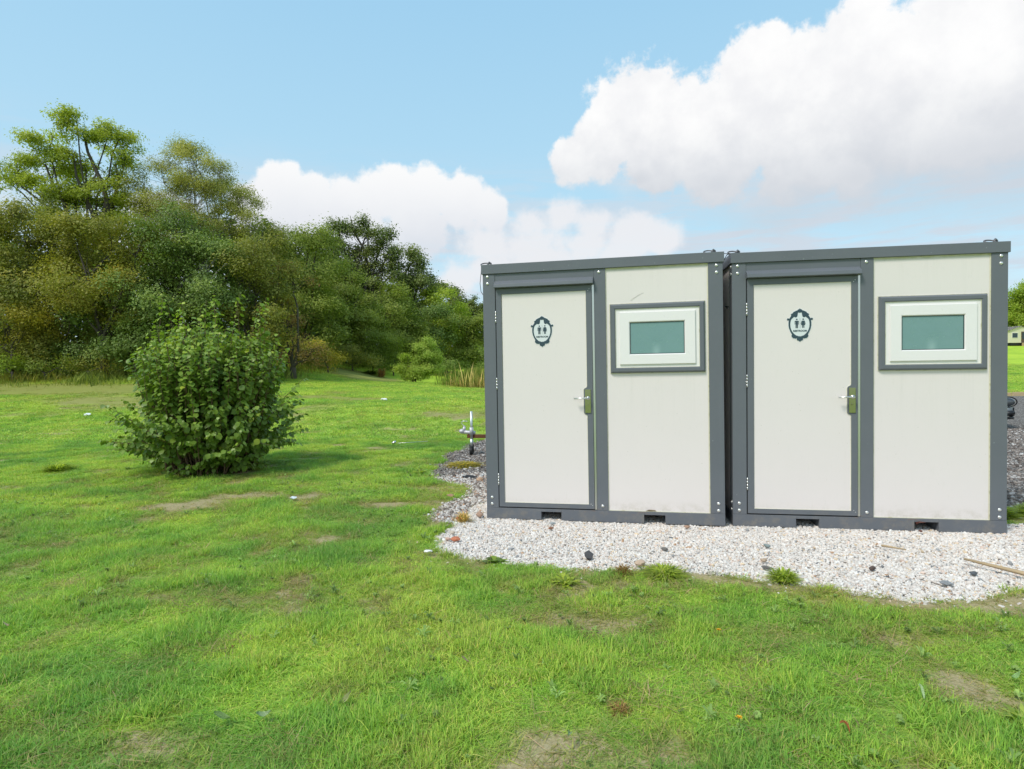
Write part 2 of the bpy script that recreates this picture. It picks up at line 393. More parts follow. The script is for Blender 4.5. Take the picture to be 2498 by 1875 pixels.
def gravel_mask(x, y):
    wob = (fbm(x, y, .5, 3, 21)-.5)*.34
    w = smooth01((poly_sd(x, y, WHITE)+wob*.6)/.05+.5)
    mx = smooth01((poly_sd(x, y, MIXED)+wob)/.08+.5)*(1-w)
    dk = smooth01((poly_sd(x, y, DARK)+wob)/.10+.5)*(1-w)*(1-mx*.6)
    return w, mx, np.clip(w+mx+dk, 0, 1), dk
BARE = [(-3.5, .13, .40, .24, 2.0), (-3.05, .72, .42, .18, 1.4), (-2.0, .55, .25, .18, .4), (-1.2, .5, .35, .2, .45), (-1.1, -.2, .3, .15, .6), (-1.0, -.9, .4, .25, .5), (1.1, -1.62, .42, .10, 1.1), (2.5, -1.75, .25, .12, .6), (3.3, -1.95, .55, .22, 1.0),
        (4.2, -1.75, .8, .25, 1.1), (1.1, -3.35, .42, .22, .95), (.75, -3.6, .3, .2, .9), (2.0, -2.3, .3, .1, .5), (.3, -2.5, .35, .2, .35), (-.3, -2.0, .4, .2, .4), (2.7, -2.25, .25, .14, .8), (4.75, .62, .2, .15, .0),
        (-20.5, 15, 6, 1.8, .75), (-15, 12, 4, 1.2, .6), (-24, 18, 4, 1.2, .6), (-13, 28, 2.6, 3.0, .8), (-9.5, 14, 3, .8, .5), (-9, 9, 2.5, .6, .45), (-3, 9.5, 2., .5, .5), (-4.2, 3.2, .7, .35, .4), (-6.5, 4.5, 1.1, .35, .4), (-3.2, 13.5, 2, .6, .45), (-.9, 31, 2, 3.5, .9), (-12, 7, 1.4, .5, .5)]
def bare_mask(x, y):
    b = np.zeros(x.shape)
    for cx, cy, rx, ry, s in BARE:
        q = ((x-cx)/rx)**2+((y-cy)/ry)**2
        b = np.maximum(b, s*np.exp(-q*1.1))
    n = fbm(x, y, .45, 4, 40); n2 = fbm(x, y*1.6, 2.4, 3, 50)
    far = smooth01((y-6)/8)
    n3 = fbm(x, y, .16, 3, 44); ed = poly_sd(x, y, WHITE); edge = np.exp(-((ed+.10)/.10)**2)*smooth01((fbm(x, y, .6, 3, 47)-.42)/.12)*.9
    return np.clip(b*(3.6*(.6*n+.4*n3)-1.05)*(1-far)+far*(b*1.9*(.4+1.2*n)-.25)*1.+edge+np.clip(n-.545, 0, 1)*3.0*(1-far)+np.clip(n2-.48, 0, 1)*2.6*far, 0, 1)

def axis(lo, a, b, hi, fine, g=1.055):
    mid = list(np.arange(a, b+fine/2, fine)); l = []; s = fine; x = a
    while x > lo: s *= g; x -= s; l.append(x)
    r = []; s = fine; x = mid[-1]
    while x < hi: s *= g; x += s; r.append(x)
    return np.array(l[::-1]+mid+r)
gx = axis(-600, -6, 5.5, 600, .045); gy = axis(-80, -5.2, 5., 900, .045)
X, Y = np.meshgrid(gx, gy); Z = ground_z(X, Y)
w_, mx_, all_, dk_ = gravel_mask(X, Y); ba_ = bare_mask(X, Y)
Z = Z-w_*.012
nx, ny = len(gx), len(gy)
idx = np.arange(nx*ny).reshape(ny, nx)
F = np.stack([idx[:-1, :-1], idx[:-1, 1:], idx[1:, 1:], idx[1:, :-1]], -1).reshape(-1, 4)
gme = np_mesh('ground', np.stack([X, Y, Z], -1).reshape(-1, 3), F,
              {'white': ('FLOAT', w_), 'mixed': ('FLOAT', mx_), 'dark': ('FLOAT', dk_), 'bare': ('FLOAT', ba_)}, True)
def ground_mat():
    mt, T, p = mat('ground_surface')
    pos = T.new('ShaderNodeNewGeometry').outputs['Position']
    at = lambda n: T.new('ShaderNodeAttribute', attribute_name=n).outputs['Fac']
    sep = T.new('ShaderNodeSeparateXYZ'); T.l.new(pos, sep.inputs[0])
    far = T.sstep(sep.outputs[1], 3., 15.)
    a = T.noise(pos, .9, 6., .62); b = T.noise(pos, 7., 6., .7); c3 = T.noise(pos, 60., 4., .7)
    st = T.noise(T.vmath('MULTIPLY', pos, (.22, 1., 1.)), .9, 6., .68)
    st2 = T.noise(T.vmath('MULTIPLY', pos, (.35, 1.6, 1.)), 2.4, 5., .7)
    near_c = T.mix(b, (.20, .32, .055), (.36, .47, .09))
    far_c = T.ramp(T.math('MULTIPLY_ADD', T.math('SUBTRACT', st, .5), 1.5, T.math('MULTIPLY', a, 1.)), [(.22, (.27, .41, .036)), (.5, (.38, .54, .044)), (.8, (.50, .62, .06))])
    far_c = T.mix(T.sstep(st2, .52, .75, 0., .5), far_c, (.15, .22, .035))
    far_c = T.mix(T.sstep(b, .55, .8, 0., .35), far_c, (.34, .34, .10))
    g = T.mix(far, near_c, far_c)
    br = T.mix(b, (.19, .13, .07), (.40, .29, .18)); br = T.mix(T.sstep(c3, .3, .7), br, (.50, .39, .25))
    brf = T.mix(st2, (.20, .225, .05), (.31, .27, .10))
    g = T.mix(T.sstep(T.math('MULTIPLY_ADD', T.math('SUBTRACT', b, .5), .5, at('bare')), .15, .65, 0., .85), g, T.mix(far, br, brf))
    vor = T.new('ShaderNodeTexVoronoi', feature='F1'); T.l.new(pos, vor.inputs['Vector']); vor.inputs['Scale'].default_value = 38.
    vc = vor.outputs['Color']; hs = T.new('ShaderNodeSeparateColor'); T.l.new(vc, hs.inputs[0])
    cell = T.ramp(hs.outputs[0], [(0, (.12, .10, .088)), (.45, (.24, .205, .18)), (.8, (.33, .30, .275)), (1, (.62, .58, .55))])
    cell = T.mix(T.sstep(vor.outputs['Distance'], .35, .75), cell, (.05, .045, .04))
    g = T.mix(at('dark'), g, cell)
    mixc = T.mix(T.sstep(b, .45, .62), T.ramp(hs.outputs[1], [(0, (.2, .15, .12)), (.5, (.42, .37, .33)), (1, (.7, .67, .64))]), (.20, .13, .08))
    g = T.mix(at('mixed'), g, mixc)
    g = T.mix(at('white'), g, T.mix(b, (.36, .31, .27), (.52, .46, .41)))
    T.l.new(g, p.inputs['Base Color']); p.inputs['Roughness'].default_value = .95; p.inputs['Specular IOR Level'].default_value = .15
    bp = T.new('ShaderNodeBump'); bp.inputs['Strength'].default_value = .7; bp.inputs['Distance'].default_value = .03
    T.l.new(T.math('ADD', T.math('MULTIPLY', b, .6), T.math('MULTIPLY', c3, .4)), bp.inputs['Height']); T.l.new(bp.outputs[0], p.inputs['Normal'])
    return mt
tag(link('ground', gme, ground_mat()), kind='structure')

# ------------------------------------------------------------------ scatter (one object each, for what nobody could count)
def scatter(name, P, rot, scl, var, tint, sources, label, kind='stuff', cat=None):
    me = np_mesh(name, P, np.zeros((0, 3), int), {'rot': ('FLOAT_VECTOR', rot), 'scl': ('FLOAT_VECTOR', scl), 'tint': ('FLOAT_VECTOR', tint), 'var': ('FLOAT', var)})
    o = bpy.data.objects.new(name, me); COL.objects.link(o); tag(o, label, cat or name.split('_')[-1], kind=kind)
    c = bpy.data.collections.new(name+'_source')
    for s in sources: c.objects.link(s)
    g = bpy.data.node_groups.new(name+'_nodes', 'GeometryNodeTree')
    g.interface.new_socket('Geometry', in_out='INPUT', socket_type='NodeSocketGeometry'); g.interface.new_socket('Geometry', in_out='OUTPUT', socket_type='NodeSocketGeometry')
    T = NT(g); gi = T.new('NodeGroupInput'); go = T.new('NodeGroupOutput')
    def na(n, t):
        x = T.new('GeometryNodeInputNamedAttribute', data_type=t); x.inputs['Name'].default_value = n; return x.outputs['Attribute']
    ip = T.new('GeometryNodeInstanceOnPoints'); ci = T.new('GeometryNodeCollectionInfo'); ci.inputs['Collection'].default_value = c
    ci.inputs['Separate Children'].default_value = True; ci.inputs['Reset Children'].default_value = True
    e2r = T.new('FunctionNodeEulerToRotation'); T.l.new(na('rot', 'FLOAT_VECTOR'), e2r.inputs[0])
    T.l.new(gi.outputs[0], ip.inputs['Points']); T.l.new(ci.outputs[0], ip.inputs['Instance']); ip.inputs['Pick Instance'].default_value = True
    T.l.new(na('var', 'FLOAT'), ip.inputs['Instance Index']); T.l.new(e2r.outputs[0], ip.inputs['Rotation']); T.l.new(na('scl', 'FLOAT_VECTOR'), ip.inputs['Scale'])
    T.l.new(ip.outputs[0], go.inputs[0])
    md = o.modifiers.new('scatter', 'NODES'); md.node_group = g
    return o
def src(name, me, mt):
    me.materials.append(mt); return bpy.data.objects.new(name, me)

# grass blades
def grass_mat():
    mt, T, p = mat('grass_blades')
    tint = T.new('ShaderNodeAttribute', attribute_name='tint', attribute_type='INSTANCER').outputs['Color']
    tone = T.new('ShaderNodeAttribute', attribute_name='tone').outputs['Fac']
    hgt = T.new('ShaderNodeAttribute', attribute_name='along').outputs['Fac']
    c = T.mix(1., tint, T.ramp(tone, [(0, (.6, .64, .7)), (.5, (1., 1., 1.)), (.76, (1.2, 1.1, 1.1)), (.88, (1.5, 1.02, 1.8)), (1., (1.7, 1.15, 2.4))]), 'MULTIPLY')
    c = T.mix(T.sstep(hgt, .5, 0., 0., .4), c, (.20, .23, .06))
    T.l.new(c, p.inputs['Base Color']); p.inputs['Roughness'].default_value = .5; p.inputs['Specular IOR Level'].default_value = .3
    # bend the blades' shading normal upward so their shaded sides take more light
    gn = T.new('ShaderNodeNewGeometry').outputs['Normal']
    nrm = T.vmath('NORMALIZE', T.vmath('ADD', T.vmath('SCALE', gn, .55), (0., 0., .6))); T.l.new(nrm, p.inputs['Normal'])
    tr = T.new('ShaderNodeBsdfTranslucent'); T.l.new(T.mix(1., c, (1.2, 1.3, .6), 'MULTIPLY'), tr.inputs[0])
    mx = T.new('ShaderNodeMixShader'); mx.inputs[0].default_value = .42
    T.l.new(p.outputs[0], mx.inputs[1]); T.l.new(tr.outputs[0], mx.inputs[2]); T.l.new(mx.outputs[0], T.n['Material Output'].inputs[0])
    return mt
GM = grass_mat()
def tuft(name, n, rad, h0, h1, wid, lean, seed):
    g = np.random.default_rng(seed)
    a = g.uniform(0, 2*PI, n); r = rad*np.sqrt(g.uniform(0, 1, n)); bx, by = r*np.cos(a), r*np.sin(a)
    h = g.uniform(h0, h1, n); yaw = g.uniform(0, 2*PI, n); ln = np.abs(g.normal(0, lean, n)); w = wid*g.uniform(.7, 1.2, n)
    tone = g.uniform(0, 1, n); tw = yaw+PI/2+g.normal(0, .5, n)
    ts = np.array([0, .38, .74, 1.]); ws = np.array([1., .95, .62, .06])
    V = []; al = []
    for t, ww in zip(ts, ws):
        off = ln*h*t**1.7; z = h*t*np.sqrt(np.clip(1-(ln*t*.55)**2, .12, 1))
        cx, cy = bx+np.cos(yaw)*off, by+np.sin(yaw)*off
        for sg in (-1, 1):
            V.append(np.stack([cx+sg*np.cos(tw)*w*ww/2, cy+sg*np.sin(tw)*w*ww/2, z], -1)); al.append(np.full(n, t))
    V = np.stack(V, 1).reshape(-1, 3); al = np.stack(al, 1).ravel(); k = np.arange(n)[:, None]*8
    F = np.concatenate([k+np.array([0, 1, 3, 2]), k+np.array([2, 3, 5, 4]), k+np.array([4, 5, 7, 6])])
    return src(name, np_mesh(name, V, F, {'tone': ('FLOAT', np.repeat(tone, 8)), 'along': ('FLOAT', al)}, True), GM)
def in_wedge(x, y, margin=1.0):
    dx, dy = x-CAM[0], y-CAM[1]; f = dx*FW[0]+dy*FW[1]; r = dx*_R[0]+dy*_R[1]
    return (f > .9) & (np.abs(r) < f*.92+margin), f
UNITS = [(-.02, 2.23, -.08, 1.64), (2.25, 4.50, -.03, 1.62)]
def lawn_points(n, x0, x1, y0, y1, f0, f1):
    x = RNG.uniform(x0, x1, n); y = RNG.uniform(y0, y1, n)
    ok, f = in_wedge(x, y); ok &= (f >= f0) & (f < f1)
    x, y = x[ok], y[ok]
    al = gravel_mask(x, y)[2]; ba = bare_mask(x, y)
    keep = RNG.uniform(0, 1, len(x)) < (1-al)*(1-.96*ba)+.012*(al < .98)+.05*((al > .3) & (al < .995))
    for a, b, c, d in UNITS: keep &= ~((x > a) & (x < b) & (y > c) & (y < d))
    keep &= ~((np.hypot(x+4.46, y-2.35) < .75) & (RNG.uniform(0, 1, len(x)) < .8))
    return x[keep], y[keep], ba[keep]
def lawn_tint(x, y, ba):
    n1 = fbm(x, y, 1.3, 3, 60); n2 = fbm(x, y, .35, 3, 70); far = smooth01((y-3)/12)
    t = np.clip((n1-.5)*1.1+(n2-.5)*1.5+.42+.22*far+RNG.normal(0, .16, len(x)), 0, 1)
    cs = np.array([[.240, .480, .075], [.340, .600, .080], [.455, .690, .086], [.580, .755, .110]])
    i = np.clip(t*3, 0, 2.999); k = i.astype(int); fr = (i-k)[:, None]
    c = cs[k]*(1-fr)+cs[k+1]*fr
    dry = np.clip(ba*1.2*RNG.uniform(.2, 1.2, len(x)), 0, .8)[:, None]
    dry = np.maximum(dry, (RNG.uniform(0, 1, len(x)) < .08)[:, None]*.6)
    return c*(1-dry)+np.array([.36, .33, .09])*dry
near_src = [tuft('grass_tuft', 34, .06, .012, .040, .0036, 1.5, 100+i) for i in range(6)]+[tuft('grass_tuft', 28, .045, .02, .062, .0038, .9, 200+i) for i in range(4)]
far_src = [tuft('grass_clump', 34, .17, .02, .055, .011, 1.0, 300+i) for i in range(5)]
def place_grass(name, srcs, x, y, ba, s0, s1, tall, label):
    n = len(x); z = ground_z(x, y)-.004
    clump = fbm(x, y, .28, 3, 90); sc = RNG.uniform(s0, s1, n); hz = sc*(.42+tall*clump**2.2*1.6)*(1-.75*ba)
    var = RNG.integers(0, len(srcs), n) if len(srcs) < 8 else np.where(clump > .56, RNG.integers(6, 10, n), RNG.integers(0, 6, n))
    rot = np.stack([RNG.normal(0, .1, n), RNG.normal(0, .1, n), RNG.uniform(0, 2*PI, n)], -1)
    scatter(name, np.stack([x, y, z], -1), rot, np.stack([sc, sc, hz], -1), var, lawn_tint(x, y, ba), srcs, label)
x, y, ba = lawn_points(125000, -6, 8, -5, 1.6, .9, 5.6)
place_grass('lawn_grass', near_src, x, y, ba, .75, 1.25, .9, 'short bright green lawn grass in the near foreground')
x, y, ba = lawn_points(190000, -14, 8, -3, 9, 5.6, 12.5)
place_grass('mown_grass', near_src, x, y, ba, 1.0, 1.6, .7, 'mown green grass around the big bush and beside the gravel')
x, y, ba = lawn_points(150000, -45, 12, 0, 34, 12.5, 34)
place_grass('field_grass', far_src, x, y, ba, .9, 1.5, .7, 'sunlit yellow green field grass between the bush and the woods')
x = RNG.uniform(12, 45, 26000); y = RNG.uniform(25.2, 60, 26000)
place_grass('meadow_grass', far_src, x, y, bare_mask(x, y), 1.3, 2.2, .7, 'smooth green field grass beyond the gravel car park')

def rosette(name, n, L, wd, lift, seed):
    g = np.random.default_rng(seed); V = []; F = []; tn = []
    for i in range(n):
        a = g.uniform(0, 2*PI); l = L*g.uniform(.5, 1.); w = l*wd; u = np.array([math.cos(a), math.sin(a), 0]); q = np.array([-u[1], u[0], 0]); up = lift*g.uniform(.3, 1.2); o0 = g.normal(0, L*.12, 3)*[1, 1, 0]
        k = len(V)
        for t, ww in ((0, .15), (.35, .8), (.7, 1.), (1., .25)):
            c0 = o0+u*l*t+np.array([0, 0, l*up*math.sin(t*2.2)+.004]); V += [c0+q*w*ww*.5, c0-q*w*ww*.5]
        for j in range(3): F.append((k+2*j, k+2*j+1, k+2*j+3, k+2*j+2))
        tn += [g.uniform(0, .7)]*8
    return src(name, np_mesh(name, V, F, {'tone': ('FLOAT', tn), 'along': ('FLOAT', np.ones(len(V)))}, True), GM)
wd_src = [rosette('weed_rosette', 12, .034, .26, .9, 500+i) for i in range(3)]+[rosette('clover_patch', 26, .014, .8, 1.2, 520+i) for i in range(3)]
x, y, ba = lawn_points(3600, -6, 8, -5, 4, 1.6, 9); k_ = fbm(x, y, .8, 2, 130) > .47; x, y, ba = x[k_], y[k_], ba[k_]; n = len(x)
sc = RNG.uniform(.6, 1.5, n); wt = np.array([.31, .43, .12])*RNG.uniform(.7, 1.5, n)[:, None]
scatter('lawn_weeds', np.stack([x, y, ground_z(x, y)+.010], -1), np.stack([RNG.normal(0, .15, n), RNG.normal(0, .15, n), RNG.uniform(0, 6.28, n)], -1), np.stack([sc, sc, sc], -1), RNG.integers(0, 6, n), wt, wd_src, 'low rosette weeds and clover mixed into the near lawn')
th_src = [tuft('dry_thatch', 16, .06, .03, .08, .0028, 2.6, 600+i) for i in range(4)]
x, y, ba = lawn_points(42000, -6, 8, -5, 4, .9, 9); pr = .045+.9*ba+.5*(fbm(x, y, .5, 3, 140) > .58); k_ = RNG.uniform(0, 1, len(x)) < pr; x, y, ba = x[k_], y[k_], ba[k_]; n = len(x)
sc = RNG.uniform(.6, 1.2, n); wt = np.array([.44, .40, .14])*RNG.uniform(.55, 1.25, n)[:, None]
scatter('dry_thatch', np.stack([x, y, ground_z(x, y)+.004], -1), np.stack([RNG.normal(0, .15, n), RNG.normal(0, .15, n), RNG.uniform(0, 6.28, n)], -1), np.stack([sc, sc, sc*.45], -1), RNG.integers(0, 4, n), wt, th_src, 'straw coloured dead grass lying in the worn patches of the lawn')

# pebbles
def pebble_mat():
    mt, T, p = mat('pebble')
    tint = T.new('ShaderNodeAttribute', attribute_name='tint', attribute_type='INSTANCER').outputs['Color']
    tc = T.new('ShaderNodeTexCoord').outputs['Object']
    c = T.mix(T.noise(tc, 90., 4., .6), tint, T.mix(1., tint, (.82, .8, .78), 'MULTIPLY'))
    T.l.new(c, p.inputs['Base Color']); p.inputs['Roughness'].default_value = .75; p.inputs['Specular IOR Level'].default_value = .25
    return mt
PM = pebble_mat()
def stone_mesh(name, r, seed, sub=2, rough=.22, flat=.62, angular=0.):
    g = random.Random(seed); bm = bmesh.new(); bmesh.ops.create_icosphere(bm, subdivisions=sub, radius=r)
    ph = [g.uniform(0, 6.28) for _ in range(6)]
    for v in bm.verts:
        d = v.co.normalized(); k = 1+rough*(math.sin(d.x*2.3+ph[0])*math.sin(d.y*2.7+ph[1])+.6*math.sin(d.z*4+ph[2]+d.x*3))+g.uniform(-angular, angular)
        v.co = Vector((d.x*k*r*1.15, d.y*k*r*.85, d.z*k*r*flat))
    for f in bm.faces: f.smooth = angular == 0
    me = bpy.data.meshes.new(name); bm.to_mesh(me); bm.free(); return me
peb = [src('pebble', stone_mesh('pebble', 1., 400+i, 1 if i < 5 else 2, .25, .6+.07*i % .2, .0 if i % 2 else .06), PM) for i in range(7)]
def gravel(name, poly_idx, n, x0, x1, y0, y1, s0, s1, palette, label, thr=.5, layers=1):
    x = RNG.uniform(x0, x1, n); y = RNG.uniform(y0, y1, n); gm = gravel_mask(x, y)[poly_idx]
    ok, f = in_wedge(x, y, .6)
    keep = (RNG.uniform(0, 1, n) < gm) & ok
    if poly_idx == 0: keep |= ok & (RNG.uniform(0, 1, n) < .05) & (poly_sd(x, y, WHITE) > -.22)
    for a, b, c, d in UNITS: keep &= ~((x > a+.15) & (x < b-.15) & (y > c+1.2) & (y < d))
    x, y = x[keep], y[keep]; n = len(x)
    sc = np.exp(RNG.normal(0, .28, n))*RNG.uniform(s0, s1, n)
    z = ground_z(x, y)+(-.012 if poly_idx == 0 else 0)+RNG.uniform(-.3, .5, n)*sc
    if poly_idx == 0: z += .010*vnoise(x, y, .12, 7)*smooth01((-.05-y)/.3)
    cols = np.array([c for c, w in palette]); wt = np.array([w for c, w in palette]); wt = wt/wt.sum()
    tint = cols[RNG.choice(len(cols), n, p=wt)]*RNG.uniform(.85, 1.1, n)[:, None]
    rot = np.stack([RNG.normal(0, .5, n), RNG.normal(0, .5, n), RNG.uniform(0, 6.28, n)], -1)
    sv3 = np.stack([sc*RNG.uniform(.8, 1.25, n), sc*RNG.uniform(.8, 1.1, n), sc], -1)
    scatter(name, np.stack([x, y, z], -1), rot, sv3, RNG.integers(0, 7, n), tint, peb, label)
WP = [((.78, .725, .675), 46), ((.67, .61, .56), 22), ((.81, .78, .74), 18), ((.72, .57, .40), 5), ((.74, .58, .49), 4), ((.34, .34, .34), 2.2), ((.18, .19, .20), .8), ((.46, .29, .18), 1)]
gravel('white_gravel', 0, 230000, -.7, 8.2, -1.9, .95, .0066, .0098, WP, 'white pebble gravel spread in front of the two cabins')
MP = [((.62, .58, .54), 30), ((.36, .31, .28), 24), ((.22, .19, .17), 22), ((.48, .30, .20), 9), ((.75, .72, .70), 15)]
gravel('mixed_gravel', 1, 26000, -1.6, .4, -.7, 2.9, .009, .014, MP, 'mixed brown and white gravel left of the cabins')
DP = [((.22, .185, .165), 36), ((.33, .285, .255), 30), ((.12, .10, .09), 12), ((.45, .42, .40), 10), ((.62, .6, .58), 6)]
gravel('dark_gravel', 3, 60000, -1.9, 12, .7, 9, .011, .018, DP, 'dark grey gravel of the car park behind the cabins')

# ------------------------------------------------------------------ the two cabins
CW, CH, CDP = 2.2025, 2.45, 1.6
SIGN_OUT = [(0, 545), (20, 520), (60, 505), (75, 480), (120, 465), (170, 440), (210, 420), (225, 385), (270, 365), (290, 335), (272, 310), (285, 280), (310, 240), (332, 205), (350, 200), (365, 218), (392, 216), (410, 190), (402, 152), (375, 138), (350, 150),
            (350, 130), (360, 60), (358, -40), (340, -140), (305, -230), (262, -320), (250, -345), (268, -375), (262, -410), (230, -450), (200, -470), (150, -470), (138, -488), (105, -465), (95, -490), (98, -520), (70, -545), (35, -555), (15, -580), (0, -585)]
SIGN_IN = [(0, 388), (25, 405), (62, 400), (66, 370), (70, 330), (80, 280), (100, 250), (140, 240), (170, 255), (185, 262), (215, 230), (255, 200), (285, 150), (300, 80), (306, 0), (300, -80), (280, -160), (245, -240), (190, -310), (130, -368), (80, -385), (50, -392), (30, -412), (10, -400), (0, -388)]
def mirror(pts): return pts+[(-x, z) for x, z in pts[-2:0:-1]]
def make_sign(door):
    bm = bmesh.new(); k = .000262; cx, cz = .570, 1.800; ky = .259/.262
    tr = lambda pts: [(cx+x*k, cz+z*k*ky) for x, z in pts]
    out = mirror(SIGN_OUT); n = len(out); big = []
    for i, (x, z) in enumerate(out):
        l = math.hypot(x, z); big.append((x*(1+16/l), z*(1+16/l)))
    prism_y(bm, tr(big), [], .0022, .0038, 1)
    prism_y(bm, tr(out), [tr(mirror(SIGN_IN))], .0008, .0022, 0)
    def disc(x, z, r): prism_y(bm, tr([(x+r*math.cos(a*PI/8), z+r*math.sin(a*PI/8)) for a in range(16)]), [], .0008, .0022, 0)
    disc(-98, 172, 25); disc(104, 176, 25)
    prism_y(bm, tr([(2, 210), (6, 210), (8, -130), (4, -130)]), [], .0008, .0022, 0)
    man = [(-98+x, z) for x, z in [(-55, 125), (55, 125), (64, 112), (64, 0), (48, 0), (48, 92), (38, 92), (38, -125), (6, -125), (4, 0), (-4, 0), (-6, -125), (-38, -125), (-38, 92), (-48, 92), (-48, 0), (-64, 0), (-64, 112)]]
    prism_y(bm, tr(man), [], .0008, .0022, 0)
    wo = [(104+x, z) for x, z in [(-40, 128), (40, 128), (50, 112), (76, 22), (62, 16), (38, 88), (34, 88), (68, -24), (34, -24), (34, -118), (8, -118), (6, -26), (-6, -26), (-8, -118), (-34, -118), (-34, -24), (-68, -24), (-34, 88), (-38, 88), (-62, 16), (-76, 22), (-50, 112)]]
    prism_y(bm, tr(wo), [], .0008, .0022, 0)
    cu = bpy.data.curves.new('lettering', 'FONT'); cu.body = 'RESTROOM'; cu.size = .0262; cu.align_x = 'CENTER'; cu.align_y = 'CENTER'; cu.extrude = .0006; cu.offset = .0009
    tmp = bpy.data.objects.new('lettering', cu); COL.objects.link(tmp); bpy.context.view_layer.update()
    me = bpy.data.meshes.new_from_object(tmp.evaluated_get(bpy.context.evaluated_depsgraph_get()))
    w = max(v.co.x for v in me.vertices)-min(v.co.x for v in me.vertices)
    me.transform(Matrix.Translation((cx+.001, .0015, cz-.0575)) @ Matrix.Rotation(PI/2, 4, 'X') @ Matrix.Scale(.112/w, 4))
    bm.from_mesh(me); bpy.data.objects.remove(tmp); bpy.data.meshes.remove(me)
    for f in bm.faces:
        if f.material_index > 1: f.material_index = 0
    return obj('restroom_sign', bm, [M['sign_dark'], M['sign_white']], door)
def make_cabin(label):
    c = empty('restroom_cabin', (0, 0, 0), 0, label, 'toilet cabin', 'portable restroom cabins')
    fr = M['frame']
    # base rail with two fork-lift pockets
    bm = bmesh.new(); F1, F2 = (.534, .727), (1.492, 1.682)
    for a, b in ((0, F1[0]), (F1[1], F2[0]), (F2[1], CW)): box(bm, a, b, -.003, .07, 0, .105)
    for a, b in (F1, F2): box(bm, a, b, -.003, .07, .078, .105)
    for a, b in (F1, F2):
        box(bm, a-.006, a, .07, CDP-.07, .004, .085); box(bm, b, b+.006, .07, CDP-.07, .004, .085)
    box(bm, 0, .07, .07, CDP-.07, 0, .105); box(bm, CW-.07, CW, .07, CDP-.07, 0, .105); box(bm, 0, CW, CDP-.07, CDP, 0, .105)
    obj('base_frame', bm, fr, c, bevel=.002)
    bm = bmesh.new(); box(bm, .07, CW-.07, .07, CDP-.07, .0855, .104); obj('floor', bm, M['galv'], c)
    for a, b in ((0, .1195), (2.0785, CW)):
        for y0, y1 in ((0, .12), (CDP-.12, CDP)):
            bm = bmesh.new(); box(bm, a, b, y0, y1, .106, 2.3585); obj('corner_post', bm, fr, c, bevel=.003)
    bm = bmesh.new(); box(bm, 1.065, 1.1695, .002, .08, .106, 2.3585); obj('middle_post', bm, fr, c, bevel=.002)
    bm = bmesh.new(); box(bm, .121, 1.0638, .005, .08, 2.214, 2.3585); obj('lintel', bm, fr, c, bevel=.001)
    bm = bmesh.new()
    prof = [(.0045, 2.289), (-.034, 2.262), (-.050, 2.252), (-.055, 2.222), (-.052, 2.219), (.0045, 2.2165)]
    A = [bm.verts.new((.119, y, z)) for y, z in prof]; B = [bm.verts.new((1.057, y, z)) for y, z in prof]
    for i in range(6): bm.faces.new((A[i], A[(i+1) % 6], B[(i+1) % 6], B[i]))
    bm.faces.new(A); bm.faces.new(B[::-1]); obj('rain_hood', bm, fr, c, bevel=.0015)
    bm = bmesh.new(); o = .012
    box(bm, -o, CW+o, -o, .06, 2.36, CH); box(bm, -o, CW+o, CDP-.06, CDP+o, 2.36, CH); box(bm, -o, .06, .06, CDP-.06, 2.36, CH); box(bm, CW-.06, CW+o, .06, CDP-.06, 2.36, CH)
    obj('roof_frame', bm, fr, c, bevel=.002)
    bm = bmesh.new(); box(bm, .06, CW-.06, .06, CDP-.06, 2.365, 2.43); obj('roof', bm, M['galv'], c)
    # walls
    bm = bmesh.new(); box(bm, 1.1705, 2.0775, .012, .06, .106, 2.3585); wp = obj('front_panel', bm, M['panel'], c)
    bm = bmesh.new(); frame(bm, 1.1705, 2.0775, .1065, 2.358, [(.0, .013), (.0, .006), (.004, .006), (.005, .0115)]); obj('sealing_strip', bm, M['bead'], wp)
    for a, b in ((.008, .05), (CW-.05, CW-.008)):
        bm = bmesh.new(); box(bm, a, b, .121, CDP-.121, .106, 2.3585); obj('side_panel', bm, M['panel'], c)
    bm = bmesh.new(); box(bm, .121, 2.077, CDP-.05, CDP-.008, .106, 2.3585); obj('back_panel', bm, M['panel'], c)
    # door
    bm = bmesh.new(); box(bm, .1197, .1283, .007, .06, .1072, 2.2125); box(bm, .1284, 1.043, .007, .06, .1072, .1168); box(bm, .1284, 1.043, .0365, .06, .117, 2.2125); obj('door_gap_shade', bm, M['black'], c)  # black strips and sheet put in as the shade of the door gap
    bm = bmesh.new(); box(bm, .1825, .9865, .0040, .034, .161, 2.159); door = obj('door', bm, M['panel'], c)
    inner = [(.182, .160), (.987, .160), (.987, .990), (.981, 1.002), (.962, 1.010), (.955, 1.022), (.955, 1.238), (.962, 1.250), (.981, 1.258), (.987, 1.270), (.987, 2.160), (.182, 2.160)]
    outer = [(.1285, .117), (1.0405, .117), (1.0405, 2.2115), (.1285, 2.2115)]
    bm = bmesh.new(); prism_y(bm, outer, [inner], -.004, .034); obj('door_frame', bm, fr, door, bevel=.0015)
    bm = bmesh.new(); tube(bm, [(x, .002, z) for x, z in inner+inner[:1]], .0035, 6, cap=False); obj('door_bead', bm, M['bead'], door)
    bm = bmesh.new(); box(bm, 1.0435, 1.0625, .0035, .03, .112, 2.2125); box(bm, 1.0445, 1.0465, .0, .0035, .112, 2.2125); obj('jamb_strip', bm, M['steel'], c)
    for z0, z1 in ((.326, .438), (1.249, 1.362), (1.889, 2.002)):
        bm = bmesh.new()
        for k in range(4):
            h = (z1-z0)/4; tube(bm, [(.124, -.0055, z0+k*h+.0008), (.124, -.0055, z0+(k+1)*h-.0008)], .0062, 10)
        obj('hinge', bm, M['steel'], door)
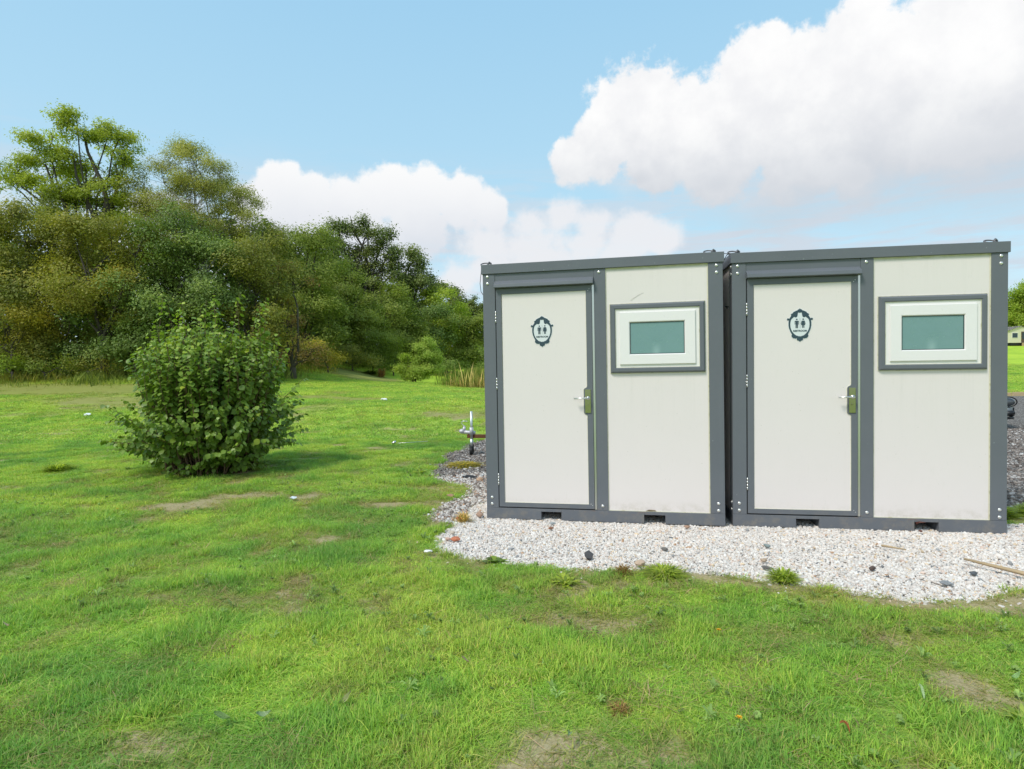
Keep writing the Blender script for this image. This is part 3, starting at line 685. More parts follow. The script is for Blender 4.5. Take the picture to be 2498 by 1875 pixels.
    for p in ((1.018, 2.175), (1.006, 2.160), (1.022, .150), (1.008, .165)):
        bm = bmesh.new(); dome(bm, (p[0], -.004, p[1]), .0035, .002, n=8, rings=3); obj('screw', bm, M['bolt'], door)
    bm = bmesh.new(); box(bm, .967, 1.020, -.0125, -.0042, 1.021, 1.240); 
    tube(bm, [(.9935, -.0126, 1.094), (.9935, -.020, 1.094)], .0095, 14); tube(bm, [(.9935, -.0201, 1.094), (.9935, -.0205, 1.094)], .0025, 8, 1)
    plate = obj('handle_plate', bm, [M['chrome'], M['black']], door, bevel=.001)
    bm = bmesh.new()
    tube(bm, [(.996, -.0126, 1.160), (.996, -.024, 1.160)], .0165, 18)
    tube(bm, [(.996, -.024, 1.160), (.996, -.046, 1.160), (.994, -.056, 1.1595), (.984, -.060, 1.159), (.94, -.060, 1.159), (.868, -.060, 1.158)], [.009, .009, .009, .0085, .008, .008], 12)
    obj('handle', bm, M['steel'], door, True)
    make_sign(door)
    # window
    win = empty('window'); win.parent = c
    bm = bmesh.new(); frame(bm, 1.208, 2.046, 1.387, 2.021, [(0, .012), (0, -.004), (.014, -.020), (.040, -.020), (.048, -.012), (.048, .012)]); obj('window_surround', bm, fr, win)
    bm = bmesh.new(); frame(bm, 1.2085, 2.0455, 1.3875, 2.0205, [(-.006, .012), (-.006, .0075), (.0, .0075)]); 
    frame(bm, 1.2560, 1.998, 1.435, 1.973, [(.0, -.004), (.0, -.012), (.003, -.012), (.003, -.004)]); obj('sealing_strip', bm, M['bead'], win)
    bm = bmesh.new(); frame(bm, 1.2565, 1.9975, 1.4355, 1.9725, [(.0, .012), (0, -.006), (.036, -.006), (.037, .012)]); obj('window_frame', bm, M['pvc'], win)
    bm = bmesh.new(); frame(bm, 1.292, 1.962, 1.464, 1.942, [(0, .012), (0, -.018), (.003, -.021), (.086, -.021), (.094, -.012), (.094, .012)]); obj('window_sash', bm, M['pvc'], win)
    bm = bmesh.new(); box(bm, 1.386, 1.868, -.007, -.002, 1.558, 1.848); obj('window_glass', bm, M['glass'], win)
    bm = bmesh.new(); frame(bm, 1.3865, 1.8675, 1.5585, 1.8475, [(0, -.0125), (.003, -.0125), (.0045, -.0075)]); obj('glazing_gasket', bm, M['black'], win)
    # bolts
    pts = [(.048, 2.333), (.048, 2.268), (.055, .205), (.055, .142), (2.149, 2.333), (2.149, 2.271), (2.147, .199), (2.147, .136)]
    for x, z in pts:
        bm = bmesh.new(); dome(bm, (x, 0, z), .0145, .0095); obj('bolt', bm, M['bolt'], c, True)
    for x, z in ((1.110, 2.327), (1.116, .148)):
        bm = bmesh.new(); dome(bm, (x, .002, z), .0145, .0095); obj('bolt', bm, M['bolt'], c, True)
    for z in (2.333, 2.268, .205, .142):
        bm = bmesh.new(); dome(bm, (0, .05, z), .0145, .0095, Vector((-1, 0, 0))); obj('bolt', bm, M['bolt'], c, True)
    # lifting rings on the roof corners
    for x in (-.02, 2.052):
        for y in (.045, CDP-.05):
            bm = bmesh.new()
            ring = [(x+.035+.040*math.cos(a*PI/12)*-1, y+.028*math.sin(a*PI/12), CH+.014-.016*math.sin(a*PI/12)*-1+.0*a) for a in range(25)]
            tube(bm, ring, .0062, 8, cap=False)
            tube(bm, [(x+.066, y-.004, CH-.004), (x+.066, y-.008, CH+.018), (x+.078, y, CH+.030), (x+.092, y+.006, CH+.020), (x+.092, y+.006, CH-.004)], .010, 9)
            obj('lifting_ring', bm, M['ringm'], c, True)
    return c
cab2 = make_cabin('white and grey restroom cabin on the right, with its door handle set level')
cab2.location = (2.276, 0, -.002)
def copy_tree(o, parent=None):
    c = o.copy(); COL.objects.link(c); c.parent = parent
    for ch in o.children: copy_tree(ch, c)
    return c
cab1 = copy_tree(cab2)
cab1['label'] = 'white and grey restroom cabin on the left, with a scratched panel above its window'
cab1.location = (0, .039, -.006); cab1.rotation_euler = (0, -.0054, -.0401)
def kid(o, name): return [k for k in o.children if k.name.split('.')[0] == name]
# left cabin only: scratch above the window, lifted flap of the sealing strip, loose black cable
bm = bmesh.new(); P0, P1 = (1.392, 2.052), (1.512, 2.120)
for k in range(3):
    a = .004*k
    tube(bm, [(P0[0]+a+(P1[0]-P0[0])*t, .0118, P0[1]-a*.5+(P1[1]-P0[1])*t+.008*math.sin(t*3)) for t in (0, .3, .6, 1)], [.0004, .0011, .0011, .0003], 5)
o = obj('scratch', bm, paint('scratched_filler', (.66, .62, .58), .8), kid(cab1, 'front_panel')[0])
bm = bmesh.new(); A = [bm.verts.new(p) for p in ((1.505, .004, .112), (1.535, -.004, .128), (1.59, -.008, .126), (1.605, .002, .112), (1.56, .006, .110))]; bm.faces.new(A)
bmesh.ops.solidify(bm, geom=bm.faces[:], thickness=.0015); obj('torn_strip', bm, paint('stained_tape', (.42, .34, .22), .8, var=.3, scale=60.), cab1)
bm = bmesh.new()
tube(bm, [(.045, .05, 2.455), (.0, .04, 2.458), (-.018, .03, 2.44), (-.022, .03, 2.38), (-.034, .03, 2.28), (-.026, .03, 2.20), (-.004, .03, 2.165)], .0028, 6); obj('cable', bm, M['black'], cab1, True)
bm = bmesh.new()
tube(bm, [(.06, .02, 2.458), (-.01, .03, 2.452), (-.035, .05, 2.445), (-.055, .10, 2.40), (-.060, .2, 2.36)], .0035, 6)
tube(bm, [(-.01, .05, 2.452), (-.055, .06, 2.462), (-.085, .09, 2.46)], .003, 6); obj('cable', bm, M['black'], cab2, True)
bm = bmesh.new(); tube(bm, [(-.001, .16, 1.99), (-.02, .16, 1.985), (-.03, .15, 1.995)], .006, 6); tube(bm, [(-.012, .16, 1.965), (-.02, .158, 2.0)], .005, 6); obj('latch', bm, M['black'], cab2, True)

# ------------------------------------------------------------------ foliage
def leaf_quads(P, N, L, Wd, g, droop=0.):
    """rhombic folded leaves: 4 verts each. P base points, N normals"""
    n = len(P); N = N/np.linalg.norm(N, axis=1, keepdims=True)
    a = g.normal(size=(n, 3)); a[:, 2] -= droop; t = a-N*(a*N).sum(1, keepdims=True); t /= np.linalg.norm(t, axis=1, keepdims=True)+1e-9
    b = np.cross(N, t); L = L[:, None]; Wd = Wd[:, None]
    V = np.stack([P, P+t*L*.5+b*Wd*.5+N*L*.08, P+t*L-N*L*.10, P+t*L*.5-b*Wd*.5+N*L*.08], 1)
    return V.reshape(-1, 3), np.arange(n*4).reshape(n, 4)
def branch(bm, a, b, r0, r1, g, sag=.0, n=5, wob=.06, k=6):
    a, b = np.array(a, float), np.array(b, float); L = np.linalg.norm(b-a); off = g.normal(size=3)*L*wob; pts = []; rr = []
    for i in range(n+1):
        t = i/n; p = a+(b-a)*t+off*math.sin(t*PI)+g.normal(size=3)*L*.012*(0 < i < n); p[2] += sag*L*math.sin(t*PI); pts.append(p); rr.append(r0+(r1-r0)*t**.8)
    tube(bm, pts, rr, k, cap=False); return pts
LM = {
 'ash': leaf_mat('ash_leaves', [(0, (0.215, 0.268, 0.039)), (.5, (0.369, 0.430, 0.058)), (1, (0.609, 0.616, 0.094))], .45),
 'olive': leaf_mat('olive_brown_leaves', [(0, (0.107, 0.135, 0.027)), (.45, (0.226, 0.246, 0.045)), (.8, (0.366, 0.346, 0.061)), (1, (0.566, 0.426, 0.085))], .35),
 'ochre': leaf_mat('ochre_leaves', [(0, (0.136, 0.152, 0.028)), (.45, (0.280, 0.283, 0.040)), (.8, (0.386, 0.343, 0.048)), (1, (0.501, 0.354, 0.068))], .35),
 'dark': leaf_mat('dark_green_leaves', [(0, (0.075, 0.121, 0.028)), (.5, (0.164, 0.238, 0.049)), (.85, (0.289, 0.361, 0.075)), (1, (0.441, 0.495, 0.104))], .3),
 'oak': leaf_mat('oak_leaves', [(0, (0.084, 0.117, 0.036)), (.5, (0.173, 0.220, 0.055)), (1, (0.324, 0.349, 0.090))], .3),
 'mid': leaf_mat('mid_green_leaves', [(0, (0.100, 0.144, 0.028)), (.5, (0.224, 0.283, 0.045)), (1, (0.398, 0.442, 0.081))], .38),
 'bright': leaf_mat('fresh_green_leaves', [(0, (0.171, 0.242, 0.031)), (.5, (0.343, 0.442, 0.051)), (1, (0.610, 0.673, 0.089))], .42),
 'lime': leaf_mat('light_green_leaves', [(0, (.22, .31, .05)), (.5, (.36, .46, .08)), (1, (.56, .62, .14))], .45),
 'birch': leaf_mat('thin_olive_leaves', [(0, (0.196, 0.208, 0.048)), (.5, (0.351, 0.364, 0.076)), (1, (0.570, 0.522, 0.121))], .35),
 'rust': leaf_mat('rusty_leaves', [(0, (0.190, 0.103, 0.039)), (.5, (0.363, 0.209, 0.072)), (1, (0.554, 0.371, 0.127))], .35),
 'yellow': leaf_mat('yellowing_leaves', [(0, (0.170, 0.163, 0.031)), (.5, (0.451, 0.396, 0.062)), (1, (0.929, 0.673, 0.105))], .4),
 'reed': leaf_mat('reed_blades', [(0, (0.255, 0.278, 0.058)), (.5, (0.675, 0.487, 0.179)), (1, (1.238, 0.836, 0.385))], .3),
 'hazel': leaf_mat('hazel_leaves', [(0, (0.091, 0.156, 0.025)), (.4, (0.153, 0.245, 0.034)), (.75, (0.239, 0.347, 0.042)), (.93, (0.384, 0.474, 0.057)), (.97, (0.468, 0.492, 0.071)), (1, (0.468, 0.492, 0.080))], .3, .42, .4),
}
def tree(name, label, cat, px, D, clumps, mt, n_tuft, n_leaf, size, spread=.30, bark='bark', seed=0, group='trees along the edge of the woods', trunk_r=.16, twigs=.25, shell=.62, flat=.75, base_py=905, lean=0., show=.0, asp=.55, sub=1.1, limbs=()):
    """clumps: (px, py, rx_px, rz_px, depth offset in m). n_tuft per square metre of silhouette"""
    g = np.random.default_rng(1000+seed)
    b = dep(px, base_py, D); bx, by = b[0], b[1]; bz = gz(bx, by)
    root = empty(name, (bx, by, bz), 0, label, cat, group); O = np.array([bx, by, bz])
    V = []; TN = []; tufts_all = []; bm = bmesh.new()
    tops = []
    for (cx, cy, rx, rz, dd) in clumps:
        DD = D+dd; c = dep(cx, cy, DD)-O; k = DD/FPX; ex, ez = rx*k, rz*k; ey = min(ex, ez*1.3)*1.0
        if cy*0+ (CAM[2]) and c[2]-ez < .05: 
            lowc = .05
        area = PI*ex*ez; nt = max(8, int(n_tuft*area))
        d = g.normal(size=(nt, 3)); d /= np.linalg.norm(d, axis=1, keepdims=True)
        r = shell+(1-shell)*g.uniform(0, 1, nt)**.7
        bump = 1+.20*np.sin(d[:, 0]*5+g.uniform(0, 6))*np.sin(d[:, 2]*6+g.uniform(0, 6))+g.normal(0, .07, nt)
        T = c+d*np.array([ex, ey, ez])*(r*bump)[:, None]
        # boughs: gather the tufts into domed sprays, leaving gaps between
        ns = max(4, int(area*sub)); sc_ = T[:ns].copy() if ns < nt else T.copy(); rs = np.clip(.42*(area/ns)**.5, .16, .6)*g.uniform(.7, 1.35, len(sc_))
        own = g.integers(0, len(sc_), nt); e = g.normal(size=(nt, 3)); e[:, 2] = np.abs(e[:, 2])*.9-.25; e /= np.linalg.norm(e, axis=1, keepdims=True)
        T = sc_[own]+e*rs[own][:, None]*np.array([1.2, 1.2, .9])*g.uniform(.4, 1.1, nt)[:, None]
        SC = sc_[own]
        ok_ = T[:, 2] > .12; T = T[ok_]; SC = SC[ok_]; stone_ = g.uniform(0, 1, len(sc_))[own[ok_]]
        tufts_all.append(T); tops.append((c, ex, ez))
        tt = .55*stone_+.45*g.uniform(.0, 1, len(T)); nl = int(n_leaf*1.55)
        P = np.repeat(T, nl, 0)+g.normal(size=(len(T)*nl, 3))*np.array([spread, spread, spread*flat])
        N = np.repeat((T-c)/np.array([ex, ey, ez])*.4+(T-SC)/.5*.7, nl, 0)+g.normal(size=(len(P), 3))*.38+np.array([0, 0, .45])
        L = size*1.07*np.exp(g.normal(0, .25, len(P)))
        v, _ = leaf_quads(P, N, L, L*asp, g, .3); V.append(v)
        TN.append(np.repeat(np.clip(np.repeat(tt, nl)*.72+.04+g.uniform(0, .24, len(P)), 0, 1), 4))
    V = np.concatenate(V); TN = np.concatenate(TN)
    link('crown', np_mesh('crown', V, np.arange(len(V)).reshape(-1, 4), {'tone': ('FLOAT', TN)}), LM[mt], root)
    # trunk, limbs to every clump, twigs to some tufts
    zc = [t[0][2] for t in tops]; h0 = max(.4, min(zc)*.55); top = np.array([lean, 0, h0])
    tube(bm, [(0, 0, -.2), (lean*.3, 0, h0*.5), top], [trunk_r*1.25, trunk_r, trunk_r*.85], 8)
    for (c, ex, ez), T in zip(tops, tufts_all):
        e = c-np.array([0, 0, ez*.3]); pts = branch(bm, top-np.array([0, 0, .1]), e, trunk_r*.55, trunk_r*.2, g, .04, 6, .08)
        pts2 = branch(bm, e, c+np.array([g.normal()*ex*.2, 0, ez*.75]), trunk_r*.2, trunk_r*.06, g, 0, 4, .08, 5)
        m_ = int(len(T)*twigs)
        for q in T[g.choice(len(T), m_, replace=False)] if m_ else []:
            s = pts[g.integers(3, 7)] if q[2] < c[2] else pts2[g.integers(0, 4)]
            branch(bm, s, q+(q-np.array(s))*show, trunk_r*.11, trunk_r*.025, g, .05, 4, .07, 3)
    for r0, pts in limbs:      # big limbs seen in the open crown
        q = [dep(a, b_, D+dd)-O for a, b_, dd in pts]; tube(bm, q, [r0*(1-.75*i/(len(q)-1)) for i in range(len(q))], 8, cap=False)
    obj('trunk', bm, M[bark], root)
    return root

TL = 'trees along the edge of the woods'
tree('hawthorn_tree', 'broad dark olive tree at the far left edge of the woods, below the tall ash', 'tree', 40, 28.5,
     [(-60, 640, 170, 140, 0), (60, 600, 130, 110, 0), (150, 660, 130, 120, -.5), (20, 760, 180, 120, -1), (-180, 720, 160, 170, 0), (160, 800, 120, 90, -.6), (60, 540, 80, 55, .5), (-40, 530, 90, 60, .5), (180, 590, 70, 60, .3)], 'olive', 9, 42, .105, .30, seed=1, twigs=.12)
tree('ash_tree', 'tall airy light green ash with visible limbs, the highest tree on the left', 'tree', 215, 33,
     [(190, 315, 62, 42, 0), (255, 345, 55, 45, .5), (120, 345, 45, 35, -.5), (130, 400, 70, 45, 0), (210, 405, 80, 45, .3), (290, 330, 34, 34, .6), (50, 425, 60, 36, -.5), (100, 470, 90, 45, -.8), (185, 490, 75, 50, 0), (270, 470, 62, 60, .5), (300, 405, 45, 40, .8),
      (10, 425, 40, 32, -.5), (140, 540, 60, 36, 0), (300, 540, 60, 50, .5), (230, 545, 40, 26, .4)], 'ash', 13, 30, .13, .24, seed=2, trunk_r=.16, twigs=.2, sub=1.9, limbs=[(.20, [(238, 640, 0), (240, 570, 0), (252, 530, 0), (262, 490, .1), (250, 450, 0), (232, 410, 0), (214, 370, 0), (205, 330, .2)]), (.13, [(252, 530, 0), (275, 490, .3), (290, 450, .4), (282, 400, .5)]), (.14, [(240, 580, 0), (226, 520, -.3), (205, 470, -.4), (186, 430, -.4), (180, 380, -.3)]), (.15, [(180, 640, -.3), (172, 560, -.4), (160, 500, -.5), (130, 450, -.6), (110, 400, -.6)]), (.09, [(165, 560, -.4), (110, 500, -.8), (60, 460, -1), (30, 440, -1)]), (.08, [(270, 495, .3), (300, 480, .5), (320, 470, .6)])], shell=.35, flat=.6, asp=.42)
tree('willow_tree', 'feathery thin-leaved olive tree with pale twigs against the sky, right of the tall ash', 'tree', 490, 34,
     [(470, 420, 95, 60, 0), (400, 430, 60, 55, 0), (540, 440, 75, 60, .3), (590, 500, 75, 60, .4), (480, 500, 110, 70, 0), (390, 510, 70, 70, -.4), (620, 580, 60, 55, .5), (540, 590, 90, 70, 0), (440, 590, 90, 70, 0), (350, 450, 40, 40, 0), (465, 372, 45, 28, 0)], 'birch', 19, 30, .085, .24, 'pale_bark', seed=3, trunk_r=.12, twigs=.45, shell=.3, show=.12, asp=.4)
tree('hawthorn_tree', 'ochre tinted bushy tree in front of the tall ash trunk', 'tree', 255, 27,
     [(190, 590, 90, 60, 0), (270, 600, 90, 60, .3), (330, 640, 80, 70, .4), (230, 680, 110, 70, -.4), (300, 730, 100, 70, 0), (190, 740, 80, 70, -.4), (345, 575, 50, 40, .6)], 'ochre', 10, 42, .095, .28, seed=4, twigs=.15)
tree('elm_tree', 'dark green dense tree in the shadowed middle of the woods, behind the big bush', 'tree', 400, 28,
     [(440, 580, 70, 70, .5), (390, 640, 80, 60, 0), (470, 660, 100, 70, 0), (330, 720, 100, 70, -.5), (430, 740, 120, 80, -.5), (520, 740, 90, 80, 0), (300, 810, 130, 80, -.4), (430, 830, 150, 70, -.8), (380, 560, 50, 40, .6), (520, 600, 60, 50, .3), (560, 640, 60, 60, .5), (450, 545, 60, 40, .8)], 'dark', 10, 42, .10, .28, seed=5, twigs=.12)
tree('elder_shrub', 'drooping brown and olive shrub tree at the woods bend, right of the big bush', 'tree', 640, 29,
     [(620, 640, 90, 70, 0), (680, 680, 60, 60, .3), (600, 740, 100, 80, -.4), (690, 770, 60, 60, .3), (580, 820, 120, 70, -.4), (640, 600, 60, 45, .5), (680, 840, 70, 50, 0)], 'olive', 10, 42, .09, .26, seed=6, twigs=.3, show=.08)
tree('rusty_bush', 'rusty brown thicket of bare twigs low beside the big bush', 'bush', 715, 29.5, [(715, 700, 40, 50, 0), (715, 830, 50, 50, 0), (745, 870, 60, 28, 0), (700, 770, 35, 50, 0)], 'rust', 9, 22, .07, .22, seed=7, twigs=.9, show=.15, group='shrubs at the foot of the woods')
tree('alder_tree', 'green bushy tree just right of the drooping brown shrub', 'tree', 730, 36,
     [(720, 620, 60, 50, 0), (770, 600, 50, 50, .5), (700, 680, 60, 60, 0), (780, 680, 70, 70, .4), (740, 750, 80, 70, 0), (800, 780, 70, 70, .3), (760, 850, 90, 50, 0), (690, 590, 30, 26, 0), (745, 575, 18, 24, 0)], 'mid', 10, 38, .115, .32, seed=8, twigs=.1)
tree('pine_tree', 'dark spiky conifer top rising behind the green trees, left of the oak', 'tree', 735, 46,
     [(735, 600, 26, 30, 0), (770, 590, 22, 32, 0), (700, 610, 20, 24, 0), (730, 640, 70, 40, 0)], 'oak', 14, 36, .13, .22, seed=9, twigs=.1)
tree('oak_tree', 'tall dark oak with ragged clumps against the white cloud', 'tree', 875, 50,
     [(858, 545, 24, 26, 0), (828, 568, 30, 28, 0), (898, 552, 20, 22, .3), (938, 570, 24, 26, .5), (880, 600, 60, 36, 0), (945, 612, 32, 30, .4), (815, 610, 40, 40, -.3), (790, 585, 22, 22, 0), (860, 660, 70, 45, 0), (930, 670, 50, 40, .4), (890, 720, 70, 50, 0), (840, 740, 60, 50, 0), (780, 650, 40, 50, 0), (960, 655, 26, 22, .4)], 'oak', 12, 26, .15, .30, seed=10, trunk_r=.3, twigs=.2, shell=.4)
tree('oak_tree', 'smaller dark oak right of the tall oak, above the light green trees', 'tree', 1015, 52,
     [(1005, 632, 30, 26, 0), (1030, 660, 26, 28, 0), (990, 672, 36, 34, 0), (1010, 710, 50, 44, 0), (1045, 700, 22, 30, .4), (970, 730, 50, 44, 0), (1000, 770, 60, 44, 0)], 'oak', 12, 28, .15, .30, seed=11, trunk_r=.25, twigs=.2, shell=.4)
tree('sallow_tree', 'rounded yellow green tree below the tall oak', 'tree', 850, 41,
     [(845, 690, 45, 50, 0), (820, 730, 60, 60, 0), (870, 750, 60, 60, 0), (840, 810, 90, 70, 0), (900, 830, 60, 60, 0)], 'mid', 11, 38, .12, .30, seed=12, twigs=.15)
tree('sallow_tree', 'dome of mid green foliage between the oak and the small lone tree', 'tree', 940, 45,
     [(930, 720, 50, 50, 0), (960, 770, 60, 60, 0), (990, 830, 60, 60, 0), (930, 820, 70, 70, 0), (960, 870, 70, 30, 0)], 'mid', 11, 36, .12, .30, seed=13, twigs=.1)
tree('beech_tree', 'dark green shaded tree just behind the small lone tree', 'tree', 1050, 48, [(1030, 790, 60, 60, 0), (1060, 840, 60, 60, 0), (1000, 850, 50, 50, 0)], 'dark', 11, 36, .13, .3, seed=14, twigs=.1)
tree('sallow_tree', 'bright green tall bushy tree left of the cabins, near the end of the woods', 'tree', 1075, 52,
     [(1065, 720, 30, 30, 0), (1060, 765, 45, 45, 0), (1095, 780, 45, 40, 0), (1090, 830, 50, 50, 0), (1045, 730, 22, 26, 0), (1060, 860, 60, 40, 0)], 'bright', 11, 38, .14, .32, seed=15, twigs=.1)
tree('ash_tree', 'greyish green distant treetop sloping down toward the left cabin', 'tree', 1100, 66, [(1085, 705, 26, 20, 0), (1110, 730, 30, 22, 0), (1135, 755, 34, 22, 0), (1110, 770, 50, 30, 0)], 'oak', 12, 26, .18, .34, seed=16, twigs=.1, shell=.4)
tree('conifer_tree', 'pointed dark conifer tops next to the roof corner of the left cabin', 'tree', 1155, 64, [(1152, 735, 9, 14, 0), (1152, 760, 18, 20, 0), (1130, 750, 8, 16, 0), (1172, 748, 10, 16, 0), (1160, 780, 40, 24, 0)], 'oak', 22, 26, .16, .2, seed=17, twigs=.1)
tree('willow_tree', 'olive green rounded willow just left of the left cabin, above the reeds', 'tree', 1155, 50,
     [(1140, 810, 44, 40, 0), (1180, 800, 40, 40, 0), (1150, 860, 50, 40, 0), (1190, 850, 50, 50, 0), (1110, 870, 40, 34, 0), (1120, 790, 30, 24, 0)], 'mid', 11, 34, .13, .3, seed=18, twigs=.1)
tree('willow_tree', 'pale olive tree mostly hidden behind the left cabin', 'tree', 1250, 58, [(1230, 790, 60, 50, 0), (1290, 800, 60, 50, 0), (1250, 850, 80, 50, 0)], 'olive', 8, 24, .16, .34, seed=19, twigs=.05)
tree('lone_tree', 'small light green lone tree with a dark stump on the grass before the woods', 'tree', 1010, 35,
     [(1040, 862, 32, 26, 0), (1005, 885, 36, 26, 0), (1055, 890, 24, 26, 0), (1030, 905, 40, 18, 0), (1045, 838, 16, 14, 0), (985, 900, 20, 18, 0), (1010, 915, 34, 14, 0), (1040, 880, 34, 34, 0)], 'lime', 60, 34, .075, .15, sub=4., seed=20, base_py=931, trunk_r=.13, twigs=.3, shell=.4, group='small trees on the field')
for i, (px, D, cl, mt, lab) in enumerate([
    (30, 26.5, [(-20, 790, 90, 50, 0), (60, 800, 70, 40, 0), (70, 770, 40, 30, 0)], 'yellow', 'yellowing leafy bush low at the far left of the woods'),
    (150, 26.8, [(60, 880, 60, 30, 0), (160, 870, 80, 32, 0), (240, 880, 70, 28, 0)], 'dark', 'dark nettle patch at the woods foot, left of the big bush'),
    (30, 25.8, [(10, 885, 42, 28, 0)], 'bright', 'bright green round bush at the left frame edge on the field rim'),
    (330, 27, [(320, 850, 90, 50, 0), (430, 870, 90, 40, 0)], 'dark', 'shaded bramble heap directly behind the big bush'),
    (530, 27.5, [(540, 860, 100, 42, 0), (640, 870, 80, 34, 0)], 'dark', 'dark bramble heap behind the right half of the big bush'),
    (800, 34, [(775, 850, 36, 30, 0), (800, 880, 50, 18, 0)], 'yellow', 'yellow tinged shrub beside the rusty thicket'),
    (860, 38, [(860, 860, 40, 30, 0), (880, 880, 44, 16, 0), (830, 870, 40, 24, 0)], 'olive', 'low olive shrub on the crest of the grass mound'),
    (960, 40, [(970, 845, 18, 24, 0), (950, 880, 30, 20, 0)], 'mid', 'small green sapling behind the grass mound'),
    (910, 40, [(920, 850, 50, 40, 0), (900, 880, 40, 16, 0)], 'mid', 'mid green shrub between the mound crest and the sapling'),
    (1090, 44, [(1085, 890, 34, 22, 0), (1120, 900, 30, 14, 0), (1060, 880, 30, 24, 0)], 'dark', 'dark shrub at the path bend, right of the lone tree'),
    (-60, 26.2, [(-90, 880, 60, 24, 0), (-20, 890, 50, 16, 0)], 'mid', 'green bramble at the extreme left edge of the field rim'),
    (110, 26.1, [(90, 892, 44, 14, 0), (150, 888, 44, 18, 0)], 'mid', 'low green bramble patch left of centre on the woods rim, before the nettles'),
    (215, 26.2, [(210, 893, 50, 12, 0), (270, 890, 40, 14, 0)], 'olive', 'low dry bramble touching the left side of the big bush outline'),
    (700, 33, [(690, 880, 40, 20, 0), (740, 882, 34, 14, 0)], 'rust', 'low rusty bramble on the left slope of the grass mound'),
    (820, 41, [(800, 878, 40, 16, 0), (850, 880, 44, 14, 0), (900, 882, 40, 12, 0)], 'olive', 'row of low bramble along the crest of the grass mound'),
    (1180, 46, [(1170, 880, 44, 26, 0)], 'dark', 'dark shrub behind the reeds')]):
    tree('shrub', lab, 'shrub', px, D, cl, mt, 13, 40, .075, .22, seed=40+i, twigs=.2, trunk_r=.05, group='shrubs at the foot of the woods')
# right side
tree('cherry_tree', 'light green tree behind the cream mobile home at the right edge', 'tree', 2530, 93, [(2500, 760, 44, 40, 0), (2550, 730, 60, 50, 0), (2480, 790, 30, 30, 0), (2570, 790, 70, 40, 0), (2490, 722, 20, 24, 0), (2530, 700, 26, 20, 0)], 'bright', 7, 34, .22, .5, seed=30, twigs=.15, trunk_r=.3, group='trees on the right')
tree('lime_tree', 'mid green tree hidden behind the right cabin', 'tree', 2380, 98, [(2400, 780, 60, 40, 0), (2340, 790, 70, 40, 0)], 'mid', 5, 26, .26, .5, seed=31, twigs=.1, trunk_r=.3, group='trees on the right')

# a far-off wood that reads as one mass, closing the gaps between the trunks
def wood_mass():
    g = np.random.default_rng(5); P = []
    path = [(-420, 33), (-150, 33), (100, 33), (350, 34), (560, 37), (700, 44), (830, 52), (950, 58), (1080, 66), (1200, 72), (1350, 80), (1700, 100), (2200, 110), (2700, 115)]
    hs = [8, 7.5, 7.5, 7.5, 7.5, 8, 7.5, 7.5, 7, 6, 5.5, 5, 5, 5]
    for (a, b), (h1, h2) in zip(zip(path, path[1:]), zip(hs, hs[1:])):
        pa, pb = dep(a[0], 905, a[1]), dep(b[0], 905, b[1]); L = np.linalg.norm((pb-pa)[:2]); n = int(L*h1*210)
        t = g.uniform(0, 1, n); x = pa[0]+(pb[0]-pa[0])*t+g.normal(0, .9, n); y = pa[1]+(pb[1]-pa[1])*t+g.normal(0, .9, n)
        h = (h1+(h2-h1)*t)*(.72+.5*vnoise(x, y, 2.5, 9)); z = ground_z(x, y)+h*g.uniform(0, 1, n)**1.15
        P.append(np.stack([x, y, z], -1))
    P = np.concatenate(P); N = g.normal(size=P.shape)+np.array([0, -.8, .5]); L = .27*np.exp(g.normal(0, .3, len(P)))
    V, F = leaf_quads(P, N, L, L*.6, g)
    o = link('background_woods', np_mesh('background_woods', V, F, {'tone': ('FLOAT', np.repeat(g.uniform(0, 1, len(P)), 4))}), LM['dark'])
    tag(o, 'dark mass of woods closing the gaps behind the front trees', 'woods', kind='stuff')
wood_mass()
# rough grass fringe and reeds
def fringe(name, label, cat, segs, n, h0, h1, mt, seed, width=.9, kind='stuff', wd=.02, lean=.3):
    g = np.random.default_rng(seed); P = []
    for (a, Da), (b, Db) in zip(segs, segs[1:]):
        pa, pb = dep(a, 905, Da), dep(b, 905, Db); k = n//(len(segs)-1); t = g.uniform(0, 1, k)
        P.append(np.stack([pa[0]+(pb[0]-pa[0])*t+g.normal(0, width*.4, k), pa[1]+(pb[1]-pa[1])*t+g.normal(0, width*.4, k)], -1))
    P = np.concatenate(P); x, y = P[:, 0], P[:, 1]; z = ground_z(x, y)-.02; m_ = len(x)
    h = g.uniform(h0, h1, m_)*np.clip(fbm(x, y, 1.5, 3, seed)*4.5-1.2, .15, 1.6); ang = g.uniform(0, 6.28, m_); ln = np.abs(g.normal(0, lean, m_))*h; w = g.uniform(.6, 1.2, m_)*wd
    dx, dy = np.cos(ang), np.sin(ang); px_, py_ = -dy*w, dx*w
    V = np.stack([np.stack([x-px_, y-py_, z], -1), np.stack([x+px_, y+py_, z], -1), np.stack([x+px_*.6+dx*ln*.4, y+py_*.6+dy*ln*.4, z+h*.6], -1), np.stack([x-px_*.2+dx*ln, y-py_*.2+dy*ln, z+h], -1)], 1).reshape(-1, 3)
    o = link(name, np_mesh(name, V, np.arange(len(V)).reshape(-1, 4), {'tone': ('FLOAT', np.repeat(g.uniform(0, 1, m_), 4))}), LM[mt])
    return tag(o, label, cat, kind=kind)
fringe('rough_grass', 'rough straw brown grass fringe along the foot of the woods', 'grass', [(-200, 26.3), (60, 26.3), (330, 26.6), (560, 27.3), (700, 32), (760, 39.5), (860, 43), (980, 44), (1080, 46)], 12000, .08, .30, 'ochre', 71, 1.8, wd=.010)
